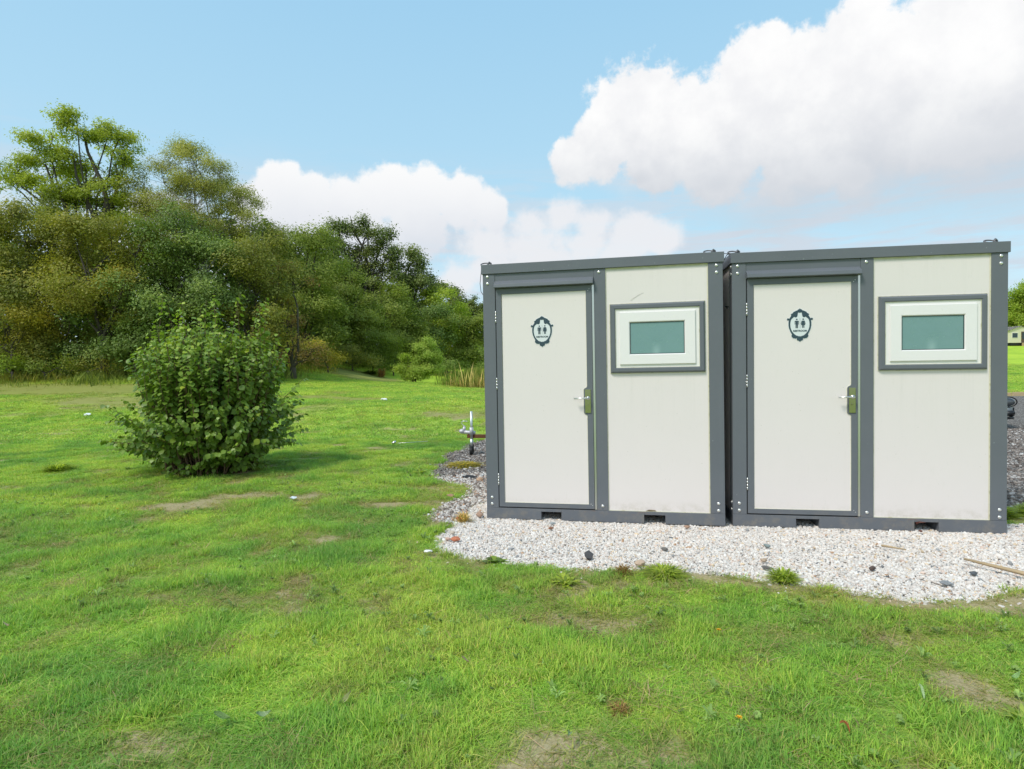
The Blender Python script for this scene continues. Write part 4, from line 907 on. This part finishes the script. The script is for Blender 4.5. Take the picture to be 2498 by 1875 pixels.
fringe('nettles', 'low green nettles in the rough grass at the foot of the woods', 'nettles', [(-200, 25.9), (60, 25.9), (330, 26.2), (560, 27.), (700, 32), (760, 39.5), (860, 43), (980, 44)], 26000, .08, .34, 'mid', 72, 1.8, wd=.012)
fringe('reeds', 'tall pale reeds beside the path left of the cabin', 'reeds', [(1142, 32.5), (1165, 32), (1200, 31.5)], 8000, .4, .95, 'reed', 73, 1.3, wd=.005, lean=.13)
fringe('sedge', 'green sedge mixed among the pale reeds', 'sedge', [(1136, 33), (1160, 32.5), (1200, 32)], 10000, .3, .7, 'mid', 74, 1.5, wd=.008, lean=.2)
P = dep(930, 918, 38); 
def weed(name, label, cat, x, y, h, r, n, mt, seed, leafw=.02):
    g = np.random.default_rng(seed); zz = gz(x, y)
    a = g.uniform(0, 6.28, n); el = g.uniform(.15, 1.3, n); L = r*g.uniform(.6, 1.1, n); hh = h*g.uniform(.5, 1.1, n); t1 = .55
    dx, dy = np.cos(a), np.sin(a); w = leafw*g.uniform(.7, 1.2, n); qx, qy = -dy*w, dx*w; rr = L*np.cos(el*.8); o0 = g.normal(0, r*.12, (n, 2))
    V = np.stack([np.stack([o0[:, 0]-qx*.3, o0[:, 1]-qy*.3, 0*a], -1), np.stack([o0[:, 0]+qx*.3, o0[:, 1]+qy*.3, 0*a], -1),
                  np.stack([dx*rr*t1+qx+o0[:, 0], dy*rr*t1+qy+o0[:, 1], hh*np.sin(el)*.75], -1), np.stack([dx*rr*t1-qx+o0[:, 0], dy*rr*t1-qy+o0[:, 1], hh*np.sin(el)*.75], -1),
                  np.stack([dx*rr+o0[:, 0], dy*rr+o0[:, 1], hh*np.sin(el)*.8], -1)], 1).reshape(-1, 3)
    k = np.arange(n)[:, None]*5
    F = np.concatenate([k+np.array([0, 1, 2, 3]), np.concatenate([k+3, k+2, k+4, k+4], 1)]) if False else k+np.array([0, 1, 2, 3])
    F2 = k+np.array([3, 2, 4])
    me = bpy.data.meshes.new(name); me.from_pydata(V.tolist(), [], F.tolist()+F2.tolist())
    at = me.attributes.new('tone', 'FLOAT', 'POINT'); at.data.foreach_set('value', np.repeat(g.uniform(0, 1, n), 5).astype(np.float32))
    o = link(name, me, LM[mt]); o.location = (x, y, zz-.003); return tag(o, label, cat)
weed('dead_thistle', 'greyish pink dead thistle clump on the distant grass mound, left of the lone tree', 'thistle', P[0], P[1], .8, .5, 160, 'rust', 81, .03)
P = dep(905, 917, 38.5); weed('weed_clump', 'dark green weeds beside the dead thistle on the mound', 'weeds', P[0], P[1], .35, .9, 220, 'mid', 82, .05)
P = dep(45, 1125, 9.3); weed('grass_clump', 'darker tall grass clump on the lawn at the left frame edge', 'grass clump', -7.0, 2.05, .16, .33, 500, 'bright', 83, .006)
G2 = 'weeds along the gravel edge'
weed('rosette_weed', 'grey green spiky rosette weed at the gravel edge, in front of the left cabin window', 'weed', .88, -1.66, .05, .16, 90, 'bright', 84, .012)
weed('rosette_weed', 'flat green rosette weed on the front gravel edge, nearest the terracotta stone', 'weed', .33, -1.30, .05, .11, 22, 'hazel', 85, .03)
weed('dry_tuft', 'reddish brown dry tuft on the front gravel edge below the left cabin', 'dry tuft', 1.27, -1.44, .09, .10, 240, 'rust', 86, .003)
weed('grass_tussock', 'bright green tussock spilling onto the gravel in front of the cabin gap', 'tussock', 1.55, -1.42, .08, .20, 700, 'bright', 87, .004)
weed('grass_tussock', 'spiky green tussock on the gravel edge in front of the right cabin door', 'tussock', 2.32, -1.42, .10, .14, 420, 'bright', 88, .004)
weed('dry_tuft', 'straw coloured tuft beside stones at the bottom left corner of the left cabin', 'dry tuft', -.20, -.12, .11, .12, 260, 'reed', 89, .003)
weed('dry_tuft', 'small reddish dead plant on the bare patch at the bottom of the lawn', 'dry tuft', 1.22, -3.12, .05, .07, 130, 'rust', 90, .002)
weed('broadleaf_weed', 'leafy pale green weed in the bottom right corner of the lawn', 'weed', 2.78, -3.0, .09, .13, 46, 'lime', 91, .011)
weed('broadleaf_weed', 'pale leafy weed at the tip of the dark gravel left of the cabins', 'weed', -1.42, 2.30, .10, .14, 40, 'bright', 92, .02)
weed('grass_tussock', 'green grass tuft between gravel areas beside the right cabin corner', 'tussock', 4.78, .62, .12, .2, 800, 'bright', 93, .006)
weed('grass_tussock', 'wider grass strip between gravel areas right of the right cabin', 'tussock', 5.15, .68, .12, .28, 900, 'bright', 94, .006)
weed('grass_tussock', 'dry green grass patch under the trailer coupling', 'tussock', -1.0, 3.1, .07, .35, 900, 'yellow', 95, .006)

# hero bush: a hazel
def hazel():
    g = np.random.default_rng(42); bx, by = -4.66, 2.35; bz = gz(bx, by)
    root = empty('hazel_bush', (bx, by, bz), 0, 'large leafy green hazel bush standing alone on the lawn', 'bush'); bm = bmesh.new()
    P, Tn, out, tones, sizes = [], [], [], [], []
    stems = []
    for i in range(240):
        a = g.uniform(0, 2*PI); k = math.sqrt(g.uniform(0, 1)); b0 = np.array([math.cos(a)*k*.62, math.sin(a)*k*.55, 0.])
        spread = k; up = g.uniform(.84, 1.)
        H = (2.16-.42*spread**2.5)*up; R_ = .06+1.04*spread**1.0
        tip = np.array([math.cos(a)*R_, math.sin(a)*R_*.92, H]); stems.append((b0, tip, .07))
    for px_, H in ((-.98, 2.12), (-.52, 2.48), (-.60, 2.30), (-.28, 2.42), (.12, 2.55), (.10, 2.30), (.60, 2.52), (.76, 2.50), (1.12, 1.95), (-1.22, 1.75), (1.2, 1.75), (-.74, 2.2), (.02, 2.45), (.70, 2.3), (-.30, 2.2)):
        yy = g.normal()*.2
        for q in (0, 1): stems.append((np.array([max(-.55, min(.5, px_*.75))+q*.05, yy*.6, 0]), np.array([px_*.95+g.normal()*.035, yy+g.normal()*.04, H+.07-q*.10]), .0))
    for i in range(150):     # low skirts
        a = g.uniform(0, 2*PI); H = g.uniform(.06, 1.05); R_ = (1.00+.27*math.sin(min(1, H/.75)*PI/2)+g.normal(0, .09))*(1. if H > .28 else .76)
        stems.append((np.array([math.cos(a)*.45, math.sin(a)*.4, .02+H*.2]), np.array([math.cos(a)*R_, math.sin(a)*R_*.92, H]), .12))
    for px_, py_, H in ((-1.62, -.3, .48), (-1.55, .2, .78), (1.5, -.2, 1.12), (1.42, .1, .62), (-1.45, 0, 1.05), (1.35, 0, .95), (-1.4, -.3, .35), (1.5, 0, 1.35)):
        stems.append((np.array([px_*.4, py_*.4, H*.4]), np.array([px_, py_, H]), .05))
    for b0, tip, sag in stems:
        L = np.linalg.norm(tip-b0); n = 6; pts = []
        off = g.normal(size=3)*L*.04
        for j in range(n+1):
            t = j/n; p = b0+(tip-b0)*t+off*math.sin(t*PI); p[2] += sag*L*math.sin(t*PI); pts.append(p)
        tube(bm, pts, [.010*(1-.8*j/n) for j in range(n+1)], 5, cap=False)
        nl = int(L*29); ph = g.uniform(0, 6)
        for q in range(nl):
            t = .18+.82*(q+.5)/nl+g.normal(0, .01); t = min(1, max(.1, t)); f = t*n; j = min(n-1, int(f)); p = pts[j]+(pts[j+1]-pts[j])*(f-j)
            az = ph+q*PI+g.normal(0, .7); dv = np.array([math.cos(az), math.sin(az), 0]); pet = g.uniform(.02, .05)
            P.append(p+dv*pet+np.array([0, 0, .01])); out.append(dv); sizes.append(g.uniform(.046, .084)*(1.1 if t < .8 else .82))
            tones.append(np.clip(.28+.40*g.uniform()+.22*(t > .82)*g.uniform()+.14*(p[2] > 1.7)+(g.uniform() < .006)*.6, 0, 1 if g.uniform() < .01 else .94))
    P = np.array(P); O = np.array(out); Sz = np.array(sizes)[:, None]; n = len(P)
    rad = P.copy(); rad[:, 2] = 0; rad /= np.linalg.norm(rad, axis=1, keepdims=True)+.2
    t = O*.8+rad*.7+g.normal(size=(n, 3))*.25; t[:, 2] -= g.uniform(-.1, .45, n)+np.clip(1.25-P[:, 2], 0, 1.2)*g.uniform(.3, 1., n); t /= np.linalg.norm(t, axis=1, keepdims=True)
    up = np.array([0, 0, 1.])+g.normal(size=(n, 3))*.32; b = np.cross(up, t); b /= np.linalg.norm(b, axis=1, keepdims=True); N = np.cross(t, b)
    # a round toothed leaf folded along its rib with drooping tip: 9 outline verts + rib
    prof = [(0., 0.), (.12, .30), (.35, .47), (.62, .46), (.84, .27), (1.0, 0.)]
    left, right, rib = [], [], []
    for u, w in prof:
        curl = -.42*u*u
        rib.append(P+t*Sz*u+N*Sz*curl)
        left.append(P+t*Sz*u+b*Sz*w+N*Sz*(curl+.30*w-.12*(w > .4))); right.append(P+t*Sz*u-b*Sz*w+N*Sz*(curl+.30*w-.12*(w > .4)))
    V = np.stack(rib+left[1:5]+right[1:5], 1).reshape(-1, 3); k = np.arange(n)[:, None]*14
    q4 = [(0, 1, 6, 6)]; F4 = []
    for i in range(1, 4): F4 += [(i, i+1, 6+i, 5+i), (i+1, i, 9+i, 10+i)]
    F3 = [(0, 1, 6), (1, 0, 10), (4, 5, 9), (5, 4, 13)]
    F4a = np.concatenate([k+np.array(f) for f in F4]); F3a = np.concatenate([k+np.array(f) for f in F3])
    me = bpy.data.meshes.new('leaves'); me.vertices.add(len(V)); me.vertices.foreach_set('co', V.astype(np.float32).ravel())
    li = np.concatenate([F4a.ravel(), F3a.ravel()]).astype(np.int32); me.loops.add(len(li)); me.loops.foreach_set('vertex_index', li)
    ls = np.concatenate([np.arange(len(F4a))*4, len(F4a)*4+np.arange(len(F3a))*3]).astype(np.int32); lt = np.concatenate([np.full(len(F4a), 4), np.full(len(F3a), 3)]).astype(np.int32)
    me.polygons.add(len(ls)); me.polygons.foreach_set('loop_start', ls); me.polygons.foreach_set('loop_total', lt); me.polygons.foreach_set('use_smooth', np.ones(len(ls), bool))
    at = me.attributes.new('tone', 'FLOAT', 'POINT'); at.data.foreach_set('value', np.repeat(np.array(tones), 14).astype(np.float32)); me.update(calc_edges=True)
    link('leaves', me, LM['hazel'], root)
    obj('stems', bm, paint('hazel_stems', (.16, .10, .055), .8, var=.3), root)
hazel()

# ------------------------------------------------------------------ trailer behind the left cabin
def trailer():
    x0, y0 = -1.15, 4.32; t = empty('small_trailer', (x0, y0, gz(x0, y0)), 0, 'small trailer with rusty drawbar, coupling and jockey wheel showing past the left cabin', 'trailer')
    bm = bmesh.new(); box(bm, -.085, 2.0, -.03, .03, .285, .345); 
    box(bm, 1.1, 1.16, -.6, .6, .285, .345); obj('drawbar', bm, M['rust'], t, bevel=.004)
    bm = bmesh.new()   # cast coupling head
    tube(bm, [(.055, 0, .372), (0, 0, .374), (-.08, 0, .380), (-.14, 0, .388)], [.030, .034, .030, .034], 12)
    bmesh.ops.create_uvsphere(bm, u_segments=14, v_segments=9, radius=.052, matrix=Matrix.Translation((-.178, 0, .398)) @ Matrix.Scale(.8, 4, (0, 0, 1)))
    tube(bm, [(-.145, 0, .40), (-.135, 0, .475)], [.032, .024], 10); tube(bm, [(-.135, 0, .47), (-.135, 0, .492)], [.018, .018], 8)
    cp = obj('coupling', bm, M['zinc'], t, True)
    bm = bmesh.new(); tube(bm, [(-.140, 0, .490), (-.160, 0, .505), (-.182, 0, .535), (-.178, 0, .562), (-.155, 0, .574), (-.075, 0, .570)], .0065, 8); obj('coupling_handle', bm, M['bolt'], cp, True)
    bm = bmesh.new(); tube(bm, [(0, -.045, .34), (0, -.045, .47)], .034, 12); obj('clamp', bm, M['zinc'], t, True)
    bm = bmesh.new(); tube(bm, [(0, -.045, .20), (0, -.045, .745)], .022, 12); tube(bm, [(0, -.045, .13), (0, -.045, .27)], .030, 12)
    jk = obj('jockey_post', bm, M['galv'], t, True)
    bm = bmesh.new(); tube(bm, [(-.026, -.045, .068), (.026, -.045, .068)], .068, 20); box(bm, -.036, -.030, -.065, -.025, .05, .17); box(bm, .030, .036, -.065, -.025, .05, .17); box(bm, -.036, .036, -.065, -.025, .1701, .178); obj('jockey_wheel', bm, M['black'], jk)
    bm = bmesh.new(); box(bm, 1.12, 3.2, -.62, .62, .40, .45); box(bm, 1.12, 1.15, -.62, .62, .45, .85); box(bm, 3.17, 3.2, -.62, .62, .45, .85); box(bm, 1.15, 3.17, -.62, -.59, .45, .85); box(bm, 1.15, 3.17, .59, .62, .45, .85)
    obj('cargo_box', bm, M['galv'], t, bevel=.004)
    for s in (-1, 1):
        bm = bmesh.new(); tube(bm, [(2.1, s*.66, .28), (2.1, s*.82, .28)], .28, 24); w = obj('wheel', bm, M['black'], t, bevel=.01)
        bm = bmesh.new(); tube(bm, [(2.1, s*.665+s*.15, .28), (2.1, s*.665+s*.165, .28)], .17, 20); obj('rim', bm, M['galv'], w)
trailer()

# ------------------------------------------------------------------ car nosing out behind the right cabin
def car():
    P = dep(2478, 1000, 13.2); t = empty('parked_car', (P[0], P[1]+.35, gz(P[0], P[1])+.0), R(-12), 'pale grey car behind the right cabin, only its nose showing', 'car')
    body = paint('silver_car_paint', (.42, .46, .50), .25, .5, var=.02)
    L = 4.1; hw = .86
    # side profile (x from nose 0 back to -L, z) upper line and lower line, with width factor
    secs = [(-.02, .34, .54, .60), (-.10, .22, .66, .78), (-.28, .20, .73, .90), (-.8, .20, .86, .97), (-1.15, .20, .93, 1.), (-2.2, .20, .95, 1.), (-3.2, .20, .97, 1.), (-3.8, .22, .96, .96), (-4.05, .28, .85, .88), (-4.1, .38, .7, .8)]
    bm = bmesh.new(); rings = []
    for x, z0, z1, w in secs:
        zz = z1-z0; y = hw*w
        pts = [(-y*.86, z0), (-y, z0+zz*.22), (-y, z0+zz*.62), (-y*.95, z0+zz*.86), (-y*.78, z1), (0, z1+.03), (y*.78, z1), (y*.95, z0+zz*.86), (y, z0+zz*.62), (y, z0+zz*.22), (y*.86, z0)]
        rings.append([bm.verts.new((x, a, b)) for a, b in pts])
    for a, b in zip(rings, rings[1:]):
        for k in range(11): bm.faces.new((a[k], a[(k+1) % 11], b[(k+1) % 11], b[k]))
    bm.faces.new(rings[0]); bm.faces.new(rings[-1][::-1]); o = obj('body', bm, body, t, True)
    sm = o.modifiers.new('smooth', 'SUBSURF'); sm.levels = sm.render_levels = 2
    bm = bmesh.new(); rings = []
    for x, w, z in ((-1.0, .78, .92), (-1.75, .66, 1.38), (-2.5, .66, 1.46), (-3.3, .64, 1.40), (-3.95, .72, .94)):
        rings.append([bm.verts.new((x, -hw*.93, .92)), bm.verts.new((x, -hw*w, z)), bm.verts.new((x, hw*w, z)), bm.verts.new((x, hw*.93, .92))])
    for a, b in zip(rings, rings[1:]):
        for k in range(3): bm.faces.new((a[k], a[k+1], b[k+1], b[k])).material_index = 0 if k != 1 else 1
    obj('cabin_glass', bm, [paint('car_glass', (.02, .025, .03), .08), body], t, True)
    for x in (-.85, -3.35):
        for s in (-1, 1):
            bm = bmesh.new(); tube(bm, [(x, s*.68, .31), (x, s*.87, .31)], .31, 28); w = obj('wheel', bm, M['black'], t, bevel=.015)
            bm = bmesh.new(); tube(bm, [(x, s*.872, .31), (x, s*.885, .31)], .21, 20); obj('rim', bm, M['galv'], w)
    for s in (-1, 1):
        bm = bmesh.new()
        bmesh.ops.create_uvsphere(bm, u_segments=20, v_segments=12, radius=1, matrix=Matrix.Translation((-.22, s*.66, .585)) @ Matrix.Diagonal((.17, .12, .105, 1)))
        h = obj('headlight', bm, paint('headlight_lens', (.10, .11, .12), .08, .3), t, True)
        bm = bmesh.new(); tube(bm, [(-.22+.175*math.cos(a*PI/12), s*(.74+.03*math.sin(a*PI/12)), .585+.115*math.sin(a*PI/12)) for a in range(25)], .013, 8, cap=False); obj('headlight_rim', bm, M['black'], h, True)
        bm = bmesh.new(); tube(bm, [(-.04, s*.52, .33), (-.12, s*.74, .36), (-.26, s*.82, .33)], .045, 10); obj('fog_light', bm, M['dark_steel'], t, True)
    bm = bmesh.new(); box(bm, -.16, -.001, -.5, .5, .26, .46); box(bm, -.12, .004, -.42, .42, .54, .62); obj('grille', bm, M['dark_steel'], t, bevel=.02)
    bm = bmesh.new(); tube(bm, [(.0, -.3, .24), (-.08, -.62, .235), (-.28, -.83, .24), (-.5, -.86, .24)], .028, 8); obj('bumper_lip', bm, M['black'], t, True)
car()

# ------------------------------------------------------------------ mobile home far right
def mobile_home():
    P = dep(2491, 845, 88); t = empty('mobile_home', (P[0], P[1], gz(P[0], P[1])), R(14), 'cream static mobile home across the field at the right edge', 'mobile home')
    cream = paint('cream_cladding', (.70, .64, .48), .6, var=.04, scale=2.); z0, z1, zr = .45, 2.35, 2.95; L = 9.
    bm = bmesh.new()
    A = [(-1.75, z0), (1.75, z0), (1.75, z1), (0, zr-.06), (-1.75, z1)]
    F_ = [bm.verts.new((x, 0, z)) for x, z in A]; B_ = [bm.verts.new((x, L, z)) for x, z in A]
    bm.faces.new(F_); bm.faces.new(B_[::-1])
    for i in range(5): bm.faces.new((F_[i], F_[(i+1) % 5], B_[(i+1) % 5], B_[i]))
    obj('body', bm, cream, t)
    bm = bmesh.new()
    for s in (-1, 1):
        v = [bm.verts.new(p) for p in ((0, -.18, zr), (s*1.98, -.18, z1-.06), (s*1.98, L+.18, z1-.06), (0, L+.18, zr))]; bm.faces.new(v)
    bmesh.ops.solidify(bm, geom=bm.faces[:], thickness=.07); obj('roof', bm, paint('grey_roof_sheet', (.36, .33, .30), .7, var=.1), t)
    gl = paint('dark_window_glass', (.03, .05, .06), .08)
    for x0, x1, za, zb in ((-1.5, -.55, 1.15, 1.95), (.95, 1.5, 1.15, 1.95)):
        bm = bmesh.new(); box(bm, x0, x1, -.03, 0.02, za, zb); w = obj('window', bm, M['pvc'], t)
        bm = bmesh.new(); box(bm, x0+.06, x1-.06, -.045, -.031, za+.06, zb-.06); obj('pane', bm, gl, w)
    bm = bmesh.new(); box(bm, .0, .75, -.03, .02, z0+.03, 2.1); d = obj('door', bm, paint('brown_door', (.10, .06, .04), .5), t)
    bm = bmesh.new(); box(bm, .14, .5, -.045, -.031, 1.0, 1.95); obj('pane', bm, gl, d)
    bm = bmesh.new(); box(bm, -1.6, 1.6, .1, L-.1, .08, z0); obj('underframe', bm, M['dark_steel'], t)
    for y in (1.2, 4.5, 7.8):
        for x in (-1.3, 1.3):
            bm = bmesh.new(); box(bm, x-.2, x+.2, y-.2, y+.2, -.3, .079); obj('support_block', bm, paint('concrete_block', (.35, .34, .32), .9), t)
    bm = bmesh.new(); box(bm, .05, .7, -.7, -.05, -.1, .22); box(bm, .05, .7, -.4, -.06, .221, .42); obj('step', bm, M['wood'], t)
mobile_home()

# wooden edging between car park and field
bm = bmesh.new(); pts = []
for i in range(40):
    x = 5+i*1.1; y = 24.85+.05*math.sin(i*1.3); z = gz(x, y); box(bm, x, x+1.094, y-.03+.004*(i % 2), y+.03+.004*(i % 2), z-.1, z+.17+.01*math.sin(i*2.1))
tag(obj('timber_edging', bm, M['wood'], bevel=.01), 'pale timber edging board between the gravel car park and the right hand field', 'edging')

# ------------------------------------------------------------------ stones and litter
def stone(label, px, py, r_, col, seed, cat='stone', name='stone', flat=.6, ang=.05, y_=None, group=None, rz=0, sx=1., sub=2):
    d = ray(px, py); t_ = -CAM[2]/d[2]; p = CAM+d*t_; r = r_*.88
    me = stone_mesh(name, r, seed, sub, .22, flat, ang); me.transform(Matrix.Diagonal((sx, 1, 1, 1)))
    o = link(name, me, paint('stone_surface', col, .85, var=.25, scale=30., bump=.5, bscale=80.)); o.location = (p[0], p[1], gz(p[0], p[1])+r*flat*.55+(.015 if py > 1260 else 0)); o.rotation_euler = (.1, .1, rz)
    return tag(o, label, cat, group)
stone('terracotta red stone on the white gravel, front left', 1112, 1322, .036, (.50, .17, .09), 1)
stone('small pinkish stone touching the terracotta stone', 1093, 1320, .022, (.56, .36, .28), 2)
stone('pale buff stone just behind the terracotta stone', 1104, 1304, .026, (.50, .42, .34), 3)
stone('pointed dark slate stone standing at the front gravel edge', 1435, 1365, .038, (.085, .085, .09), 4, flat=1.0, ang=.14, sub=1)
stone('flat black slab of rubber on the dark gravel left of the left cabin', 1146, 1166, .085, (.018, .02, .022), 5, 'slab', 'rubber_slab', .30, .04, sx=1.3)
stone('buff brick chunk beside the black rubber slab', 1171, 1174, .05, (.46, .31, .21), 6, flat=.8, ang=.10)
stone('tan stone against the bottom left corner of the left cabin', 1170, 1262, .036, (.40, .26, .19), 7, flat=.8)
stone('brown flat stone in the mixed gravel, furthest from the cabin', 1100, 1212, .048, (.36, .20, .13), 8, flat=.5)
stone('red brick fragment in the mixed gravel below the straw tuft', 1120, 1270, .03, (.36, .12, .06), 9, ang=.1)
stone('flesh coloured stone at the front edge under the left cabin window', 1562, 1382, .036, (.52, .38, .28), 10, flat=.7, ang=.08)
stone('brown stone on white gravel below the first fork pocket', 1344, 1293, .022, (.26, .13, .08), 11)
stone('grey blue stone on white gravel below the first fork pocket', 1347, 1281, .027, (.30, .32, .32), 12, flat=.4)
stone('brown pebble in front of the window side of the left cabin', 1676, 1290, .026, (.36, .22, .15), 13, flat=.5)
stone('dark pebble on the gravel between the two cabins, near the lawn', 1622, 1345, .024, (.14, .13, .12), 14, flat=.6)
stone('dark brown round stone on the gravel in front of the right cabin door', 2128, 1394, .021, (.10, .07, .06), 15, flat=.9)
stone('tan stone near the lawn in front of the right cabin door', 1863, 1373, .026, (.42, .31, .22), 16, flat=.6)
stone('long flat dark stone at the lawn edge in front of the right cabin', 1870, 1390, .026, (.13, .12, .11), 17, flat=.35, sx=1.5)
stone('green grey stone on the gravel below the right cabin door', 1872, 1337, .026, (.22, .26, .25), 18, flat=.5)
stone('blackish stone near the wooden lath on the right gravel', 2374, 1406, .024, (.09, .10, .11), 19, flat=.6)
stone('grey stone nearest the lawn on the right gravel', 2310, 1430, .03, (.24, .25, .26), 20, flat=.45, sx=1.3)
stone('small rusty lump under the second fork pocket of the right cabin', 2246, 1301, .014, (.14, .06, .04), 21, flat=.8)
bm = bmesh.new(); a = Vector((3.66, -.93, .045)); b = Vector((3.95, -1.36, .05)); tube(bm, [a, a+(b-a)*.5, b], [.008, .014, .017], 4); tag(obj('wooden_lath', bm, M['wood']), 'thin pale wooden lath lying on the gravel at the right edge', 'lath')
bm = bmesh.new(); tube(bm, [(3.25, -.62, .035), (3.38, -.72, .037)], [.009, .005], 4); tag(obj('wood_splinter', bm, M['wood']), 'short wood splinter on the gravel before the right cabin', 'splinter')
bm = bmesh.new()
A = [bm.verts.new(p) for p in ((3.77, -.012, .076), (3.80, -.014, .084), (3.84, -.016, .080), (3.855, -.012, .073), (3.80, -.018, .0735), (3.775, -.02, .058))]; bm.faces.new(A); bmesh.ops.solidify(bm, geom=bm.faces[:], thickness=.003)
tag(obj('dead_leaf', bm, paint('red_brown_leaf', (.14, .05, .035), .8)), 'curled red brown leaf stuck above the right fork pocket', 'leaf')
bm = bmesh.new(); z = gz(-2.9, 5.3)
tube(bm, [(-2.93, 5.32, z+.05), (-2.35, 5.62, z+.06)], .0045, 8); tube(bm, [(-2.97, 5.30, z+.05), (-2.93, 5.32, z+.07), (-2.90, 5.335, z+.09)], [.02, .03, .014], 8); tag(obj('golf_club', bm, M['steel']), 'thin metal stick with a pale head lying in the grass left of the trailer', 'stick')
def litter(name, label, cat, px, py, D, r, col, seed):
    g = random.Random(seed)
    if D: p = dep(px, py, D)
    else:
        d = ray(px, py); p = CAM+d*(-CAM[2]/d[2])
    bm = bmesh.new(); bmesh.ops.create_icosphere(bm, subdivisions=2, radius=r)
    for v in bm.verts: v.co = Vector((v.co.x*1.4, v.co.y, v.co.z*.5))*(1+g.uniform(-.28, .28))
    o = obj(name, bm, paint(name+'_surface', col, .6, var=.05)); o.location = (p[0], p[1], gz(p[0], p[1])+r*.4+.03); return tag(o, label, cat)
litter('plastic_scrap', 'white plastic scrap on the distant lawn, left of the big bush', 'litter', 213, 1001, 17.5, .075, (.75, .78, .80), 1)
litter('plastic_scrap', 'white plastic scrap on the distant lawn, right of the big bush', 'litter', 937, 988, 19, .075, (.8, .8, .78), 2)
litter('paper_scrap', 'pale blue paper scrap in the lawn in front of the big bush', 'litter', 716, 1222, 0, .026, (.66, .72, .78), 3)
litter('white_pebble', 'lone white chip in the lawn left of the gravel tip', 'chip', 1044, 1356, 0, .022, (.8, .78, .76), 4)
def dandelion(label, px, py):
    d = ray(px, py); p = CAM+d*(-CAM[2]/d[2]); r = empty('dandelion', (p[0], p[1], gz(p[0], p[1])), rnd.uniform(0, 6), label, 'dandelion')
    bm = bmesh.new(); tube(bm, [(0, 0, 0), (.004, 0, .04), (.002, .003, .075)], .002, 6); obj('stalk', bm, LM['bright'], r)
    bm = bmesh.new()
    for k in range(36):
        a = k*2.4; rr = .005+.014*((k % 12)/12); u = Vector((math.cos(a), math.sin(a), 0)); s = Vector((-math.sin(a), math.cos(a), 0))*.0025; c0 = Vector((.002, .003, .076))
        bm.faces.new([bm.verts.new(q) for q in (c0+u*.002-s, c0+u*.002+s, c0+u*rr*1.1+s+Vector((0, 0, .010-.4*rr)), c0+u*rr*1.1-s+Vector((0, 0, .010-.4*rr)))])
    me = bpy.data.meshes.new('flower'); bm.to_mesh(me); bm.free(); r.scale = (.75, .75, .75); link('flower', me, paint('dandelion_yellow', (.75, .42, .015), .7), r)
dandelion('yellow dandelion in the lawn just right of the big bush', 727, 1195); dandelion('yellow dandelion in the lawn below the left side of the big bush', 286, 1255)
dandelion('yellow dandelion in the near lawn below the white gravel', 1752, 1560); dandelion('yellow dandelion beside the bare patch at the bottom of the lawn', 1803, 1790)
def ground_leaf(label, px, py, L, col, seed, rz):
    d = ray(px, py); p = CAM+d*(-CAM[2]/d[2]); g = random.Random(seed); bm = bmesh.new(); rows = []; L *= .72
    for i in range(7):
        t = i/6; w = L*.22*math.sin(PI*min(1, t*1.02+.03))**.8; z = .018*math.sin(t*3+seed)+.01
        rows.append([bm.verts.new((t*L-L/2, -w, z+.008)), bm.verts.new((t*L-L/2, 0, z)), bm.verts.new((t*L-L/2, w, z+.010))])
    for a, b in zip(rows, rows[1:]):
        for k in range(2): bm.faces.new((a[k], a[k+1], b[k+1], b[k]))
    bmesh.ops.solidify(bm, geom=bm.faces[:], thickness=.0008)
    o = obj('fallen_leaf', bm, paint('fallen_leaf_skin', [min(.9, q*1.35) for q in col], .85, var=.2, scale=60., spec=.15), smooth=False); o.location = (p[0], p[1], gz(p[0], p[1])+.042); o.rotation_euler = (.3, -.15, rz); tag(o, label, 'leaf', 'leaves fallen on the lawn')
for a in (('brown curled leaf in the left half of the near lawn', 565, 1610, .05, (.34, .20, .12), 1, 2.1), ('pale green leaf lying near the bottom edge, left half', 545, 1778, .08, (.24, .34, .13), 2, .1), ('rolled pale green leaf right of the brown curled leaf', 645, 1768, .075, (.36, .44, .26), 3, .4),
          ('straw coloured leaf at the lower middle of the lawn', 843, 1730, .075, (.36, .38, .18), 4, .9), ('whitish green leaf on the lower right lawn', 2245, 1718, .06, (.42, .52, .30), 5, 1.9), ('orange brown leaf on the lower right lawn', 2058, 1812, .055, (.42, .17, .07), 6, 2.4),
          ('grey green upright leaf at the bottom edge, centre', 1386, 1828, .06, (.32, .40, .22), 7, 1.4), ('pinkish dry leaf in the middle of the near lawn', 1137, 1636, .04, (.46, .36, .26), 8, .2), ('beige seed husk at the left edge of the near lawn', 18, 1545, .035, (.6, .5, .38), 9, .2),
          ('long pale leaf blade at the right edge of the lawn', 2478, 1672, .06, (.34, .48, .22), 10, .3)): ground_leaf(*a)

# ------------------------------------------------------------------ render
S.render.engine = 'CYCLES'
S.cycles.max_bounces = 5; S.cycles.transparent_max_bounces = 4
S.cycles.use_denoising = True
